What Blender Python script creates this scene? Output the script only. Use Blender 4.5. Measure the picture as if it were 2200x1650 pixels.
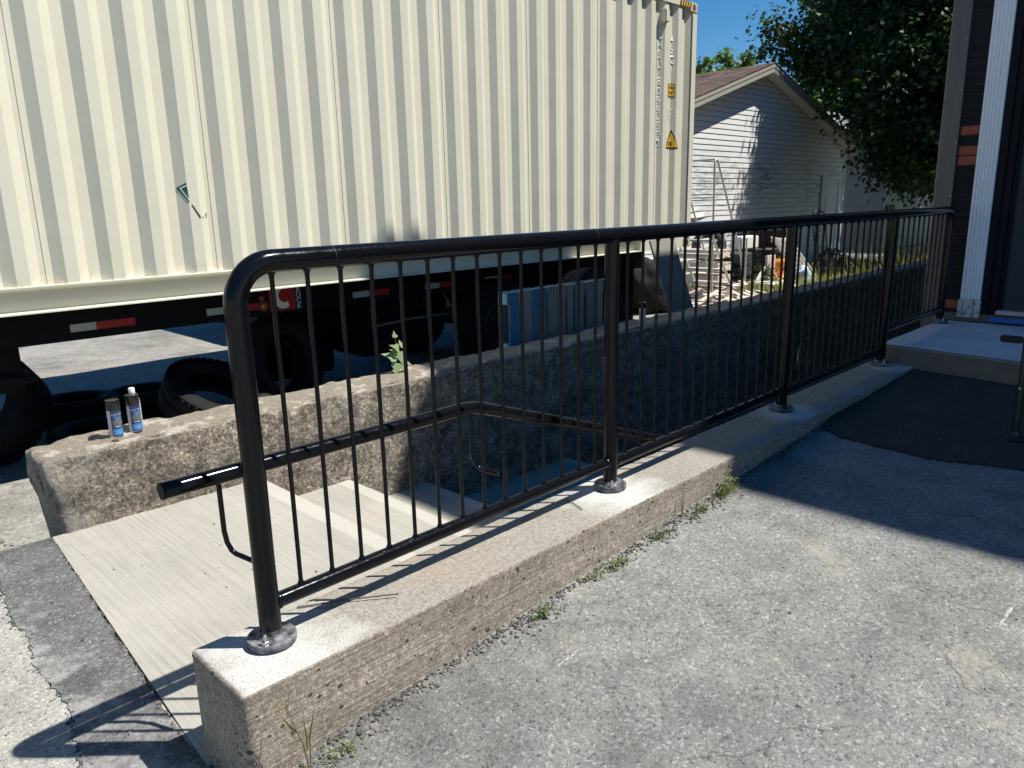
import bpy, bmesh, math, random
import numpy as np
from mathutils import Vector, Matrix, Euler, noise

random.seed(7)
rng = np.random.default_rng(7)
S = bpy.context.scene
for o in list(bpy.data.objects):
    bpy.data.objects.remove(o)
COL = S.collection

# ------------------------------------------------------------------ camera, sky, sun, exposure
cam_d = bpy.data.cameras.new('camera')
cam = bpy.data.objects.new('camera', cam_d)
COL.objects.link(cam)
S.camera = cam
yaw, pitch, roll = 0.78506, 0.23572, 0.02313
fw = Vector((math.sin(yaw)*math.cos(pitch), math.cos(yaw)*math.cos(pitch), -math.sin(pitch)))
rt = Vector((math.cos(yaw), -math.sin(yaw), 0))
dn = fw.cross(rt)
r2 = rt*math.cos(roll) + dn*math.sin(roll)
d2 = dn*math.cos(roll) - rt*math.sin(roll)
cam.matrix_world = Matrix(((r2.x, -d2.x, -fw.x, 0), (r2.y, -d2.y, -fw.y, 0), (r2.z, -d2.z, -fw.z, 1.18), (0, 0, 0, 1)))
cam_d.sensor_width = 36
cam_d.lens = 36*1614.6/2200
cam_d.clip_start = 0.05
cam_d.clip_end = 1500

SUN = Vector((0.56, -0.57, 1.38)).normalized()          # towards the sun
elev = math.asin(SUN.z)
world = bpy.data.worlds.new('World')
S.world = world
world.use_nodes = True
wn = world.node_tree.nodes
sky = wn.new('ShaderNodeTexSky')
sky.sky_type = 'NISHITA'
sky.sun_disc = False
sky.sun_elevation = elev
sky.sun_rotation = math.atan2(SUN.x, SUN.y)
sky.altitude = 0
sky.air_density = 1.0
sky.dust_density = 0.1
sky.ozone_density = 4.0
hs = wn.new('ShaderNodeHueSaturation')
hs.inputs['Saturation'].default_value = 1.38
hs.inputs['Value'].default_value = 1.25
world.node_tree.links.new(sky.outputs[0], hs.inputs['Color'])
world.node_tree.links.new(hs.outputs[0], wn['Background'].inputs[0])
wn['Background'].inputs[1].default_value = 0.052
sun_d = bpy.data.lights.new('sun', 'SUN')
sun_d.energy = 5.0
sun_d.angle = math.radians(0.53)
sun_d.color = (1.0, 0.955, 0.87)
sun = bpy.data.objects.new('sun', sun_d)
COL.objects.link(sun)
sun.rotation_euler = SUN.to_track_quat('Z', 'Y').to_euler()
S.view_settings.view_transform = 'Standard'
S.view_settings.look = 'None'
S.view_settings.gamma = 1
S.view_settings.use_curve_mapping = False
S.view_settings.exposure = 0.72

# ------------------------------------------------------------------ material helpers
class NM:
    def __init__(s, name):
        s.m = bpy.data.materials.new(name)
        s.m.use_nodes = True
        s.t = s.m.node_tree
        s.b = s.t.nodes['Principled BSDF']
        s.pos = None
    def n(s, typ, **kw):
        nd = s.t.nodes.new('ShaderNode' + typ)
        ins = kw.pop('ins', {})
        for k, v in kw.items():
            setattr(nd, k, v)
        for k, v in ins.items():
            s.put(nd.inputs[k], v)
        return nd
    def put(s, sock, v):
        if isinstance(v, bpy.types.NodeSocket):
            s.t.links.new(v, sock)
        elif isinstance(v, (tuple, list)) and len(v) == 3 and sock.type == 'RGBA':
            sock.default_value = (*v, 1)
        else:
            sock.default_value = v
    def P(s, sc=(1, 1, 1), rot=(0, 0, 0)):
        if s.pos is None:
            s.pos = s.n('NewGeometry').outputs['Position']
        if sc == (1, 1, 1) and rot == (0, 0, 0):
            return s.pos
        return s.n('Mapping', ins={'Vector': s.pos, 'Scale': sc, 'Rotation': rot}).outputs[0]
    def OBJ(s, sc=(1, 1, 1)):
        c = s.n('TexCoord').outputs['Object']
        return s.n('Mapping', ins={'Vector': c, 'Scale': sc}).outputs[0]
    def noise(s, scale, detail=4, rough=0.55, vec=None, dist=0):
        return s.n('TexNoise', ins={'Vector': vec or s.P(), 'Scale': scale, 'Detail': detail, 'Roughness': rough, 'Distortion': dist}).outputs[0]
    def vor(s, scale, vec=None, out='Distance', feature='F1', rnd=1.0):
        return s.n('TexVoronoi', feature=feature, ins={'Vector': vec or s.P(), 'Scale': scale, 'Randomness': rnd}).outputs[out]
    def ramp(s, v, stops, interp='LINEAR'):
        r = s.n('ValToRGB')
        s.put(r.inputs[0], v)
        e = r.color_ramp.elements
        r.color_ramp.interpolation = interp
        while len(e) < len(stops):
            e.new(0.5)
        for el, (p, c) in zip(e, stops):
            el.position = p
            el.color = (c, c, c, 1) if isinstance(c, (int, float)) else (*c, 1)
        return r.outputs[0]
    def mix(s, f, a, b, mode='MIX'):
        m = s.n('Mix', data_type='RGBA', blend_type=mode)
        s.put(m.inputs[0], f)
        for sock, v in ((m.inputs[6], a), (m.inputs[7], b)):
            if isinstance(v, (int, float)):
                v = (v, v, v)
            s.put(sock, v)
        return m.outputs[2]
    def math(s, op, a, b=0.0, clamp=False):
        m = s.n('Math', operation=op, use_clamp=clamp)
        s.put(m.inputs[0], a)
        s.put(m.inputs[1], b)
        return m.outputs[0]
    def xyz(s, vec=None):
        return s.n('SeparateXYZ', ins={0: vec or s.P()}).outputs
    def bump(s, h, strength=0.5, dist=0.01, prev=None):
        b = s.n('Bump', ins={'Height': h, 'Strength': strength, 'Distance': dist})
        if prev is not None:
            s.put(b.inputs['Normal'], prev)
        return b.outputs[0]
    def out(s, color=None, rough=None, normal=None, metallic=None, **kw):
        b = s.b
        if color is not None: s.put(b.inputs['Base Color'], color)
        if rough is not None: s.put(b.inputs['Roughness'], rough)
        if normal is not None: s.put(b.inputs['Normal'], normal)
        if metallic is not None: s.put(b.inputs['Metallic'], metallic)
        for k, v in kw.items():
            s.put(b.inputs[k], v)
        return s.m

def plain(name, c, rough=0.6, metallic=0.0, var=0.25, scale=6, bump=0.0, bscale=120, **kw):
    k = NM(name)
    n = k.noise(scale, 5)
    col = k.mix(n, tuple(x*(1-var) for x in c), tuple(min(1, x*(1+var)) for x in c))
    nr = k.bump(k.noise(bscale, 3), bump, 0.004) if bump else None
    return k.out(col, rough, nr, metallic, **kw)

def make_asphalt(name, lo, mid, hi, tint=(1, 1, 1), patch=0.35, sc=1.0, bmp=0.9, stain=True, cracks=False, scuff=False, mottle=0.0):
    k = NM(name)
    wob = k.n('TexNoise', ins={'Vector': k.P(), 'Scale': 85.0*sc, 'Detail': 2.0}).outputs['Color']
    pw = k.n('VectorMath', operation='MULTIPLY_ADD', ins={0: wob, 1: (0.016/sc, 0.016/sc, 0.016/sc), 2: k.P()}).outputs[0]
    cell = k.n('TexVoronoi', ins={'Vector': pw, 'Scale': 125*sc, 'Randomness': 1.0})
    v = k.n('SeparateColor', ins={0: cell.outputs['Color']}).outputs[0]
    agg = k.ramp(v, [(0.0, mid*0.72), (0.4, mid*0.93), (0.8, mid*1.12), (0.94, hi), (1.0, hi*1.3)])
    fine = k.noise(330*sc, 3, 0.7)
    base = k.mix(0.5, agg, k.ramp(fine, [(0.34, lo), (0.5, mid), (0.68, hi)]))
    cre = k.noise(72*sc, 3, 0.62, None, 0.6)
    crm = k.ramp(cre, [(0.33, 0.42), (0.43, 0.95), (0.6, 1.05)])
    base = k.mix(1.0, base, crm, 'MULTIPLY')
    big = k.noise(0.9, 6, 0.62)
    base = k.mix(1.0, base, k.ramp(big, [(0.32, 1-patch), (0.5, 1.0), (0.68, 1+patch*0.35)]), 'MULTIPLY')
    med = k.noise(6.5, 5, 0.65)
    base = k.mix(1.0, base, k.ramp(med, [(0.33, 0.78), (0.5, 1.0), (0.68, 1.14)]), 'MULTIPLY')
    if stain:
        st = k.ramp(k.noise(2.6, 6, 0.7), [(0.57, 0.0), (0.69, 1.0)])
        base = k.mix(k.math('MULTIPLY', st, 0.45), base, (hi*1.0, hi*0.93, hi*0.78))
        dk = k.ramp(k.noise(1.7, 6, 0.7, k.P((1, 1, 1), (0.4, 0.3, 0.9))), [(0.58, 0.0), (0.72, 0.55)])
        base = k.mix(dk, base, k.mix(1.0, base, (0.62, 0.62, 0.64), 'MULTIPLY'))
    if mottle:
        x = k.xyz()[0]
        g = k.math('ADD', k.math('MULTIPLY', k.math('SUBTRACT', 0.58, x), 2.6), k.math('MULTIPLY', k.math('SUBTRACT', k.noise(4.2, 6, 0.7), 0.5), 4.2))
        mm = k.ramp(g, [(0.05, 0.0), (0.62, mottle)])
        base = k.mix(mm, base, k.mix(fine, (0.19, 0.19, 0.18), (0.40, 0.395, 0.37)))
    if cracks:
        wp = k.n('VectorMath', operation='MULTIPLY_ADD', ins={0: k.n('TexNoise', ins={'Vector': k.P(), 'Scale': 5.0, 'Detail': 5.0}).outputs['Color'], 1: (0.22, 0.22, 0.0), 2: k.P()}).outputs[0]
        ed = k.n('TexVoronoi', feature='DISTANCE_TO_EDGE', ins={'Vector': wp, 'Scale': 0.85}).outputs['Distance']
        cm = k.math('MULTIPLY', k.ramp(ed, [(0.0, 1.0), (0.0045, 0.0)]), k.ramp(k.noise(2.2, 4), [(0.52, 0.0), (0.62, 0.7)]))
        base = k.mix(cm, base, (0.045, 0.043, 0.04))
    if scuff:
        for rot, sc_, th in (((0, 0, 0.5), (2.2, 34, 1), 0.715), ((0, 0, -0.9), (2.0, 40, 1), 0.725)):
            sm = k.ramp(k.noise(1.0, 3, 0.55, k.P(sc_, rot)), [(th, 0.0), (th+0.03, 0.75)])
            sm = k.math('MULTIPLY', sm, k.ramp(k.noise(55, 4, 0.7), [(0.42, 0.0), (0.56, 1.0)]))
            base = k.mix(sm, base, (0.55, 0.55, 0.53))
    base = k.mix(1.0, base, tint, 'MULTIPLY')
    h = k.math('ADD', k.math('MULTIPLY', v, 0.35), k.math('MULTIPLY', cre, 1.3))
    nr = k.bump(h, bmp, 0.007)
    nr = k.bump(fine, 0.4, 0.003, nr)
    return k.out(base, 0.93, nr)

M = {}
M['asphalt'] = make_asphalt('asphalt_worn', 0.080, 0.195, 0.37, (1.0, 1.0, 0.965), cracks=True, scuff=True)
M['asphalt_left'] = make_asphalt('asphalt_pale', 0.17, 0.33, 0.50, (1.0, 0.98, 0.90), patch=0.25, cracks=True)
M['asphalt_strip'] = make_asphalt('asphalt_dark_strip', 0.035, 0.105, 0.30, (1, 1, 1.02), patch=0.5, stain=False, mottle=0.85)
M['asphalt_new'] = make_asphalt('asphalt_fresh_black', 0.008, 0.022, 0.085, (0.95, 1, 1.05), patch=0.3, stain=False)
M['yard'] = make_asphalt('yard_gravel', 0.15, 0.245, 0.34, (1.0, 0.97, 0.88), patch=0.35, sc=0.55)

def make_brushed(name, c=(0.335, 0.322, 0.285), along='Y'):
    k = NM(name)
    sc = (210, 2.2, 30) if along == 'Y' else (2.2, 210, 30)
    br = k.noise(1.0, 4, 0.65, k.P(sc))
    sc2 = (60, 0.9, 12) if along == 'Y' else (0.9, 60, 12)
    br2 = k.noise(1.0, 3, 0.6, k.P(sc2))
    big = k.noise(2.2, 5, 0.6)
    col = k.mix(1.0, c, k.ramp(br, [(0.28, 0.72), (0.5, 1.0), (0.8, 1.08)]), 'MULTIPLY')
    col = k.mix(1.0, col, k.ramp(br2, [(0.3, 0.93), (0.6, 1.03)]), 'MULTIPLY')
    col = k.mix(1.0, col, k.ramp(big, [(0.3, 0.86), (0.7, 1.06)]), 'MULTIPLY')
    pink = k.ramp(k.noise(1.7, 3, 0.5, k.P((1, 1, 1), (0.3, 0.2, 1))), [(0.56, 0.0), (0.75, 0.5)])
    col = k.mix(pink, col, k.mix(1.0, col, (1.05, 0.93, 0.88), 'MULTIPLY'))
    sp = k.ramp(k.vor(26), [(0.0, 1.0), (0.045, 1.0), (0.06, 0.0)], 'LINEAR')
    gate = k.ramp(k.noise(8, 2), [(0.55, 0.0), (0.6, 1.0)])
    col = k.mix(k.math('MULTIPLY', sp, gate), col, (0.10, 0.09, 0.08))
    h = k.math('ADD', br, k.math('MULTIPLY', br2, 0.5))
    if along == 'Y':
        x = k.xyz()[0]
        nm = None
        for nx in (1.88, 2.47, 3.09, 4.60):
            m1 = k.ramp(k.math('SUBTRACT', x, nx-0.10), [(0.0, 0.0), (0.006, 1.0), (0.0995, 1.0), (0.1, 0.0)])
            nm = m1 if nm is None else k.math('MAXIMUM', nm, m1)
        col = k.mix(nm, col, k.mix(1.0, tuple(min(1, c_*1.17) for c_ in c), k.ramp(big, [(0.3, 0.93), (0.7, 1.03)]), 'MULTIPLY'))
        h = k.mix(nm, h, 0.8)
    nr = k.bump(h, 0.55, 0.004)
    col = k.mix(1.0, col, k.ramp(k.noise(170, 3, 0.7), [(0.3, 0.88), (0.7, 1.08)]), 'MULTIPLY')
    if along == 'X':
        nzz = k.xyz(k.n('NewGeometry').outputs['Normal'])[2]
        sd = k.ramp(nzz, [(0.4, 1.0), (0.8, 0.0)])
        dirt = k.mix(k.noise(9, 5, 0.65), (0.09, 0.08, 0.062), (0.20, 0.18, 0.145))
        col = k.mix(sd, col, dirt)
    nr = k.bump(k.noise(300, 2), 0.2, 0.002, nr)
    return k.out(col, 0.88, nr)
M['brushed'] = make_brushed('brushed_concrete')
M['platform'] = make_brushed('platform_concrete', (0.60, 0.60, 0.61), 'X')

def make_curb():
    k = NM('curb_concrete')
    x, y, z = k.xyz()[:3]
    topm = k.ramp(z, [(0.0, 0.0), (1.0, 1.0)])
    nz = k.xyz(k.n('NewGeometry').outputs['Normal'])[2]
    top = k.ramp(nz, [(0.80, 0.0), (0.96, 1.0)])
    # side: boards marks run along X
    st = k.noise(1.0, 5, 0.65, k.P((1.6, 1.6, 120)))
    big = k.noise(3.0, 6, 0.62)
    fine = k.noise(160, 4, 0.7)
    side = k.mix(big, (0.205, 0.168, 0.132), (0.385, 0.335, 0.275))
    low = k.ramp(z, [(0.0, 1.0), (1.0, 1.0)])
    lowm = k.ramp(k.math('ADD', k.math('MULTIPLY', z, -6.0), k.math('MULTIPLY', k.math('SUBTRACT', big, 0.5), 1.5)), [(0.35, 0.0), (0.75, 1.0)])
    side = k.mix(lowm, side, k.mix(1.0, side, k.ramp(st, [(0.36, 0.74), (0.5, 1.0), (0.64, 1.2)]), 'MULTIPLY'))
    side = k.mix(1.0, side, k.ramp(z, [(0.0, 1.0), (1.0, 1.0)]), 'MULTIPLY')
    side = k.mix(1.0, side, k.ramp(fine, [(0.38, 0.68), (0.62, 1.25)]), 'MULTIPLY')
    side = k.mix(1.0, side, k.ramp(k.noise(48, 4, 0.7), [(0.36, 0.78), (0.62, 1.18)]), 'MULTIPLY')
    dirt = k.ramp(k.math('ADD', k.math('MULTIPLY', z, 5.0), k.math('MULTIPLY', k.math('SUBTRACT', k.noise(4, 5, 0.65), 0.5), 1.6)), [(-0.0, 0.0), (0.25, 0.0), (0.26, 0.0)])
    ub = k.ramp(k.math('ADD', k.math('MULTIPLY', k.math('ADD', z, 0.10), 7.0), k.math('MULTIPLY', k.math('SUBTRACT', k.noise(3.3, 6, 0.68), 0.5), 2.4)), [(0.15, 0.0), (0.7, 0.5)])
    side = k.mix(ub, side, k.mix(1.0, side, (0.62, 0.60, 0.60), 'MULTIPLY'))
    gr = k.vor(150, out='Color')
    gv = k.n('SeparateColor', ins={0: gr}).outputs[1]
    side = k.mix(1.0, side, k.ramp(gv, [(0.0, 0.8), (0.85, 1.06), (1.0, 1.45)]), 'MULTIPLY')
    pv = k.n('TexVoronoi', ins={'Vector': k.P((1, 1, 1.25)), 'Scale': 34.0, 'Randomness': 1.0})
    pc = k.n('SeparateColor', ins={0: pv.outputs['Color']}).outputs[0]
    prad = k.math('MULTIPLY', k.ramp(pc, [(0.35, 0.0), (1.0, 1.0)]), k.ramp(k.noise(5, 3), [(0.32, 0.08), (0.58, 0.36)]))
    pit = k.ramp(k.math('SUBTRACT', prad, pv.outputs['Distance']), [(0.0, 0.0), (0.03, 1.0)])
    side = k.mix(pit, side, k.mix(1.0, side, 0.22, 'MULTIPLY'))
    gr2 = k.ramp(k.noise(7, 5, 0.65), [(0.60, 0.0), (0.68, 0.6)])
    side = k.mix(gr2, side, (0.30, 0.28, 0.245))
    # top: gray with grey brown patches
    tb = k.noise(4.5, 6, 0.65)
    tc = k.mix(tb, (0.20, 0.182, 0.152), (0.325, 0.305, 0.268))
    tc = k.mix(1.0, tc, k.ramp(fine, [(0.38, 0.66), (0.62, 1.26)]), 'MULTIPLY')
    tc = k.mix(1.0, tc, k.ramp(k.noise(60, 4, 0.7), [(0.36, 0.74), (0.62, 1.16)]), 'MULTIPLY')
    tc = k.mix(k.ramp(k.noise(1.9, 6, 0.7, k.P((0.6, 1, 1), (0, 0, 0.3))), [(0.52, 0.0), (0.68, 0.5)]), tc, k.mix(1.0, tc, (0.66, 0.62, 0.58), 'MULTIPLY'))
    tsp = k.ramp(k.vor(55), [(0.05, 0.8), (0.12, 0.0)])
    tc = k.mix(k.math('MULTIPLY', tsp, k.ramp(k.noise(17, 2), [(0.5, 0.0), (0.56, 1.0)])), tc, (0.09, 0.08, 0.07))
    rr = k.ramp(k.noise(2.3, 4, 0.6), [(0.55, 0.0), (0.72, 0.55)])
    tc = k.mix(rr, tc, (0.27, 0.19, 0.14))
    # grinding dust / overspray round the feet of the posts
    dust = None
    for px, rad in ((0.84, 0.30), (2.40, 0.30), (4.0, 0.24), (5.58, 0.24)):
        d = k.n('VectorMath', operation='DISTANCE', ins={0: k.n('CombineXYZ', ins={0: x, 1: y, 2: 0.0}).outputs[0], 1: (px - 0.02, 1.76, 0.0)}).outputs['Value']
        m = k.ramp(k.math('ADD', k.math('DIVIDE', d, rad), k.math('MULTIPLY', k.math('SUBTRACT', k.noise(7, 5, 0.65), 0.5), 1.3)), [(0.35, 1.0), (0.95, 0.0)])
        dust = m if dust is None else k.math('MAXIMUM', dust, m)
    dust = k.math('MULTIPLY', dust, k.ramp(fine, [(0.36, 0.35), (0.56, 1.0)]))
    tc = k.mix(dust, tc, (0.50, 0.50, 0.485))
    col = k.mix(top, side, tc)
    h = k.math('SUBTRACT', k.math('MULTIPLY', st, 0.55), k.math('MULTIPLY', pit, 0.9))
    h = k.mix(top, h, k.math('MULTIPLY', tb, 0.3))
    nr = k.bump(h, 0.8, 0.007)
    nr = k.bump(fine, 0.5, 0.003, nr)
    return k.out(col, 0.93, nr)
M['curb'] = make_curb()

def make_wall():
    k = NM('rough_wall_concrete')
    x, y, z = k.xyz()[:3]
    nz = k.xyz(k.n('NewGeometry').outputs['Normal'])[2]
    top = k.ramp(nz, [(0.5, 0.0), (0.85, 1.0)])
    big = k.noise(2.4, 6, 0.65)
    fine = k.noise(75, 5, 0.75)
    col = k.mix(big, (0.165, 0.138, 0.112), (0.46, 0.41, 0.34))
    gv = k.n('SeparateColor', ins={0: k.n('TexVoronoi', ins={'Vector': k.n('VectorMath', operation='ADD', ins={0: k.P(), 1: k.n('VectorMath', operation='SCALE', ins={0: k.n('TexNoise', ins={'Vector': k.P(), 'Scale': 60.0}).outputs['Color'], 'Scale': 0.02}).outputs[0]}).outputs[0], 'Scale': 95.0}).outputs['Color']}).outputs[0]
    col = k.mix(1.0, col, k.ramp(gv, [(0.0, 0.6), (0.5, 0.95), (0.85, 1.2), (1.0, 1.75)]), 'MULTIPLY')
    mid_ = k.noise(13, 6, 0.7)
    col = k.mix(1.0, col, k.ramp(mid_, [(0.32, 0.40), (0.5, 0.92), (0.68, 1.5)]), 'MULTIPLY')
    f2 = k.noise(42, 5, 0.75)
    col = k.mix(1.0, col, k.ramp(f2, [(0.34, 0.42), (0.5, 0.95), (0.64, 1.55)]), 'MULTIPLY')
    col = k.mix(k.ramp(k.noise(1.5, 5, 0.65, k.P((1, 1, 2.2), (0.2, 0.4, 0))), [(0.45, 0.0), (0.62, 0.55)]), col, k.mix(1.0, col, (0.62, 0.55, 0.48), 'MULTIPLY'))
    col = k.mix(1.0, col, k.ramp(fine, [(0.3, 0.6), (0.7, 1.4)]), 'MULTIPLY')
    lay = k.ramp(k.noise(1.0, 5, 0.6, k.P((0.8, 0.8, 9))), [(0.52, 0.0), (0.7, 0.8)])
    col = k.mix(lay, col, k.mix(1.0, col, (1.5, 1.45, 1.35), 'MULTIPLY'))
    wh = k.math('ADD', k.ramp(x, [(0.0, 0.0), (1.0, 0.0)]), k.math('MULTIPLY', k.math('SUBTRACT', 1.25, x), 0.45))
    wm = k.ramp(k.math('ADD', wh, k.noise(6, 5, 0.65)), [(0.62, 0.0), (0.76, 0.8)])
    col = k.mix(wm, col, (0.46, 0.43, 0.38))
    edge = k.ramp(k.math('ADD', k.math('MULTIPLY', z, 7.0), k.math('SUBTRACT', k.noise(9, 5, 0.7), 0.5)), [(0.12, 0.0), (0.36, 0.75)])
    col = k.mix(k.math('MULTIPLY', edge, k.ramp(k.noise(14, 3), [(0.45, 0.0), (0.6, 0.8)])), col, (0.50, 0.46, 0.39))
    tcol = k.mix(k.noise(11, 6, 0.75), (0.20, 0.172, 0.13), (0.42, 0.37, 0.295))
    tcol = k.mix(1.0, tcol, k.ramp(fine, [(0.3, 0.72), (0.7, 1.25)]), 'MULTIPLY')
    tw = k.ramp(k.noise(8, 4, 0.6, k.P((1, 1, 1), (0.5, 0.1, 0.7))), [(0.55, 0.0), (0.61, 0.85)])
    tcol = k.mix(tw, tcol, (0.55, 0.51, 0.44))
    col = k.mix(top, col, tcol)
    cr = k.ramp(k.math('ABSOLUTE', k.math('SUBTRACT', k.math('ADD', k.math('MULTIPLY', k.noise(3, 3), 0.06), z), -0.16)), [(0.0, 1.0), (0.004, 0.0)])
    col = k.mix(k.math('MULTIPLY', cr, 0.5), col, (0.05, 0.045, 0.04))
    nr = k.bump(f2, 1.0, 0.022)
    nr = k.bump(fine, 1.0, 0.012, nr)
    return k.out(col, 0.95, nr)
M['wall'] = make_wall()

def make_black(name, dusty=0.0, rough=0.12):
    k = NM(name)
    n = k.noise(55, 4, 0.6)
    r = k.ramp(n, [(0.3, rough*0.7), (0.7, rough*1.7)])
    col = (0.004, 0.0045, 0.006)
    if dusty:
        d = k.ramp(k.noise(26, 5, 0.7), [(0.40, 0.0), (0.66, dusty)])
        col = k.mix(d, k.mix(0.5, col, (0.06, 0.065, 0.075)), (0.30, 0.31, 0.33))
        r = k.mix(d, r, 0.75)
    else:
        d = k.ramp(k.noise(19, 6, 0.75), [(0.74, 0.0), (0.80, 0.2)])
        col = k.mix(d, col, (0.08, 0.08, 0.08))
    nr = k.bump(k.noise(60, 2, 0.5), 0.05, 0.002)
    return k.out(col, r, nr, **{'Specular IOR Level': 0.22})
M['black'] = make_black('glossy_black_paint')
M['black_dusty'] = make_black('dusty_black_paint', 0.75, 0.25)
M['bolt'] = plain('bolt_steel', (0.42, 0.42, 0.42), 0.35, 0.9, scale=60)

def make_container():
    k = NM('container_cream_paint')
    x, y, z = k.xyz()[:3]
    n = k.noise(3, 5, 0.6, k.P((1, 1, 0.35)))
    col = k.mix(n, (0.59, 0.565, 0.455), (0.655, 0.63, 0.515))
    run = k.ramp(k.noise(1.0, 5, 0.7, k.P((26, 26, 0.9))), [(0.62, 0.0), (0.80, 0.22)])
    col = k.mix(run, col, (0.50, 0.44, 0.29))
    lowz = k.ramp(k.math('SUBTRACT', z, 0.738), [(0.0, 0.0), (0.004, 1.0), (0.03, 0.55), (0.12, 0.0)])
    rust = k.math('MULTIPLY', lowz, k.ramp(k.noise(17, 5, 0.75), [(0.55, 0.0), (0.70, 0.9)]))
    col = k.mix(rust, col, (0.36, 0.22, 0.09))
    ch = k.ramp(k.noise(13, 6, 0.8), [(0.775, 0.0), (0.79, 0.8)])
    col = k.mix(ch, col, (0.13, 0.11, 0.08))
    nr = k.bump(k.noise(2.2, 3, 0.5), 0.25, 0.02)
    return k.out(col, k.ramp(n, [(0.3, 0.38), (0.7, 0.55)]), nr)
M['cream'] = make_container()
M['seam'] = plain('seam_shadow_rust', (0.16, 0.13, 0.09), 0.8)
M['white_print'] = plain('white_print', (0.80, 0.80, 0.76), 0.6, var=0.06)
M['yellow'] = plain('yellow_decal', (0.72, 0.42, 0.03), 0.5, var=0.1)
M['black_print'] = plain('black_print', (0.012, 0.012, 0.012), 0.6)
M['green_sticker'] = plain('green_sticker', (0.006, 0.10, 0.075), 0.5)
M['white_sticker'] = plain('white_sticker', (0.75, 0.77, 0.74), 0.5, var=0.05)
M['casting'] = plain('casting_paint', (0.50, 0.42, 0.31), 0.7, var=0.35, scale=20)
M['chassis'] = plain('chassis_black', (0.008, 0.008, 0.010), 0.6, var=0.4, bump=0.2, **{'Specular IOR Level': 0.12})
M['reflect_white'] = plain('reflective_white', (0.42, 0.44, 0.44), 0.4, var=0.1)
M['reflect_red'] = plain('reflective_red', (0.33, 0.012, 0.015), 0.4, var=0.15)
M['logo_red'] = plain('logo_red', (0.36, 0.012, 0.018), 0.45)
M['logo_blue'] = plain('logo_blue', (0.012, 0.018, 0.10), 0.45)
M['amber'] = plain('amber_lens', (0.55, 0.14, 0.008), 0.25)
M['amber_dark'] = plain('red_lens', (0.28, 0.035, 0.012), 0.25)
M['lamp_ring'] = plain('lamp_rubber_ring', (0.06, 0.055, 0.05), 0.6)
M['steel'] = plain('dull_galvanised_steel', (0.32, 0.32, 0.31), 0.45, 0.55, scale=14)
M['bar_steel'] = plain('dark_steel', (0.05, 0.05, 0.055), 0.5, 0.6)
M['alu'] = plain('grey_painted_ladder', (0.46, 0.455, 0.44), 0.5, 0.2, scale=15)

def make_rubber(name, c=0.02, dust=0.25):
    k = NM(name)
    d = k.ramp(k.noise(7, 5, 0.65), [(0.42, 0.0), (0.72, dust)])
    col = k.mix(d, (c, c, c*1.05), (0.17, 0.165, 0.155))
    return k.out(col, 0.85, k.bump(k.noise(90, 4), 0.4, 0.004), **{'Specular IOR Level': 0.2})
M['rubber'] = make_rubber('tyre_rubber', 0.011, 0.06)
M['rubber_grey'] = make_rubber('weathered_tyre_rubber', 0.035, 0.85)

def make_wood(name, c, var=0.3, axis='Z', weather=0.0, paint=None):
    k = NM(name)
    sc = {'X': (2, 45, 45), 'Y': (45, 2, 45), 'Z': (45, 45, 2)}[axis]
    g = k.noise(1.0, 5, 0.6, k.P(sc), 0.4)
    col = k.mix(g, tuple(x*(1-var) for x in c), tuple(x*(1+var) for x in c))
    if paint:
        p = k.ramp(k.noise(3.2, 5, 0.62, k.P((1, 1, 0.45) if axis == 'Z' else (1, 1, 1))), [(0.5-weather, 0.0), (0.62-weather, 1.0)])
        p = k.math('MULTIPLY', p, k.ramp(g, [(0.3, 0.75), (0.55, 1.0)]))
        col = k.mix(p, col, paint)
    kn = k.ramp(k.vor(7, k.P((1, 1, 0.5) if axis == 'Z' else (0.5, 1, 1))), [(0.0, 0.8), (0.05, 0.6), (0.09, 0.0)])
    col = k.mix(k.math('MULTIPLY', kn, 0.7), col, (0.05, 0.035, 0.025))
    return k.out(col, 0.8, k.bump(g, 0.4, 0.004))
M['pal_blue'] = make_wood('blue_painted_board', (0.20, 0.185, 0.165), 0.25, 'Z', 0.12, (0.018, 0.175, 0.29))
M['pal_mixed'] = make_wood('faded_blue_board', (0.24, 0.22, 0.205), 0.25, 'Z', -0.01, (0.045, 0.17, 0.235))
M['pal_grey'] = make_wood('bare_pinkish_board', (0.30, 0.235, 0.21), 0.25, 'Z', -0.2, (0.08, 0.20, 0.30))
M['pal_pale'] = plain('pale_blue_end_grain', (0.28, 0.48, 0.56), 0.7)
M['board_grey'] = make_wood('weathered_grey_board', (0.20, 0.185, 0.165), 0.25, 'Z')
M['pallet'] = make_wood('sun_bleached_pallet_wood', (0.60, 0.52, 0.45), 0.25, 'Y')
M['redwood'] = make_wood('red_brown_wood', (0.23, 0.085, 0.05), 0.3, 'Z')
M['brownwood'] = make_wood('dark_brown_wood', (0.12, 0.075, 0.045), 0.3, 'X')
M['white_paint'] = plain('white_paint', (0.72, 0.71, 0.68), 0.55, var=0.1)
M['pink'] = plain('pale_pink_panel', (0.58, 0.47, 0.45), 0.6, var=0.08)
M['orange'] = plain('orange_plastic', (0.62, 0.19, 0.02), 0.4, var=0.2)
M['pale_blue'] = plain('pale_blue_plastic', (0.50, 0.62, 0.72), 0.35, var=0.2)
M['red_plastic'] = plain('red_plastic', (0.50, 0.015, 0.03), 0.4)
M['bin_bag'] = plain('black_plastic_bag', (0.012, 0.012, 0.013), 0.3, bump=0.6, bscale=22)

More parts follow.
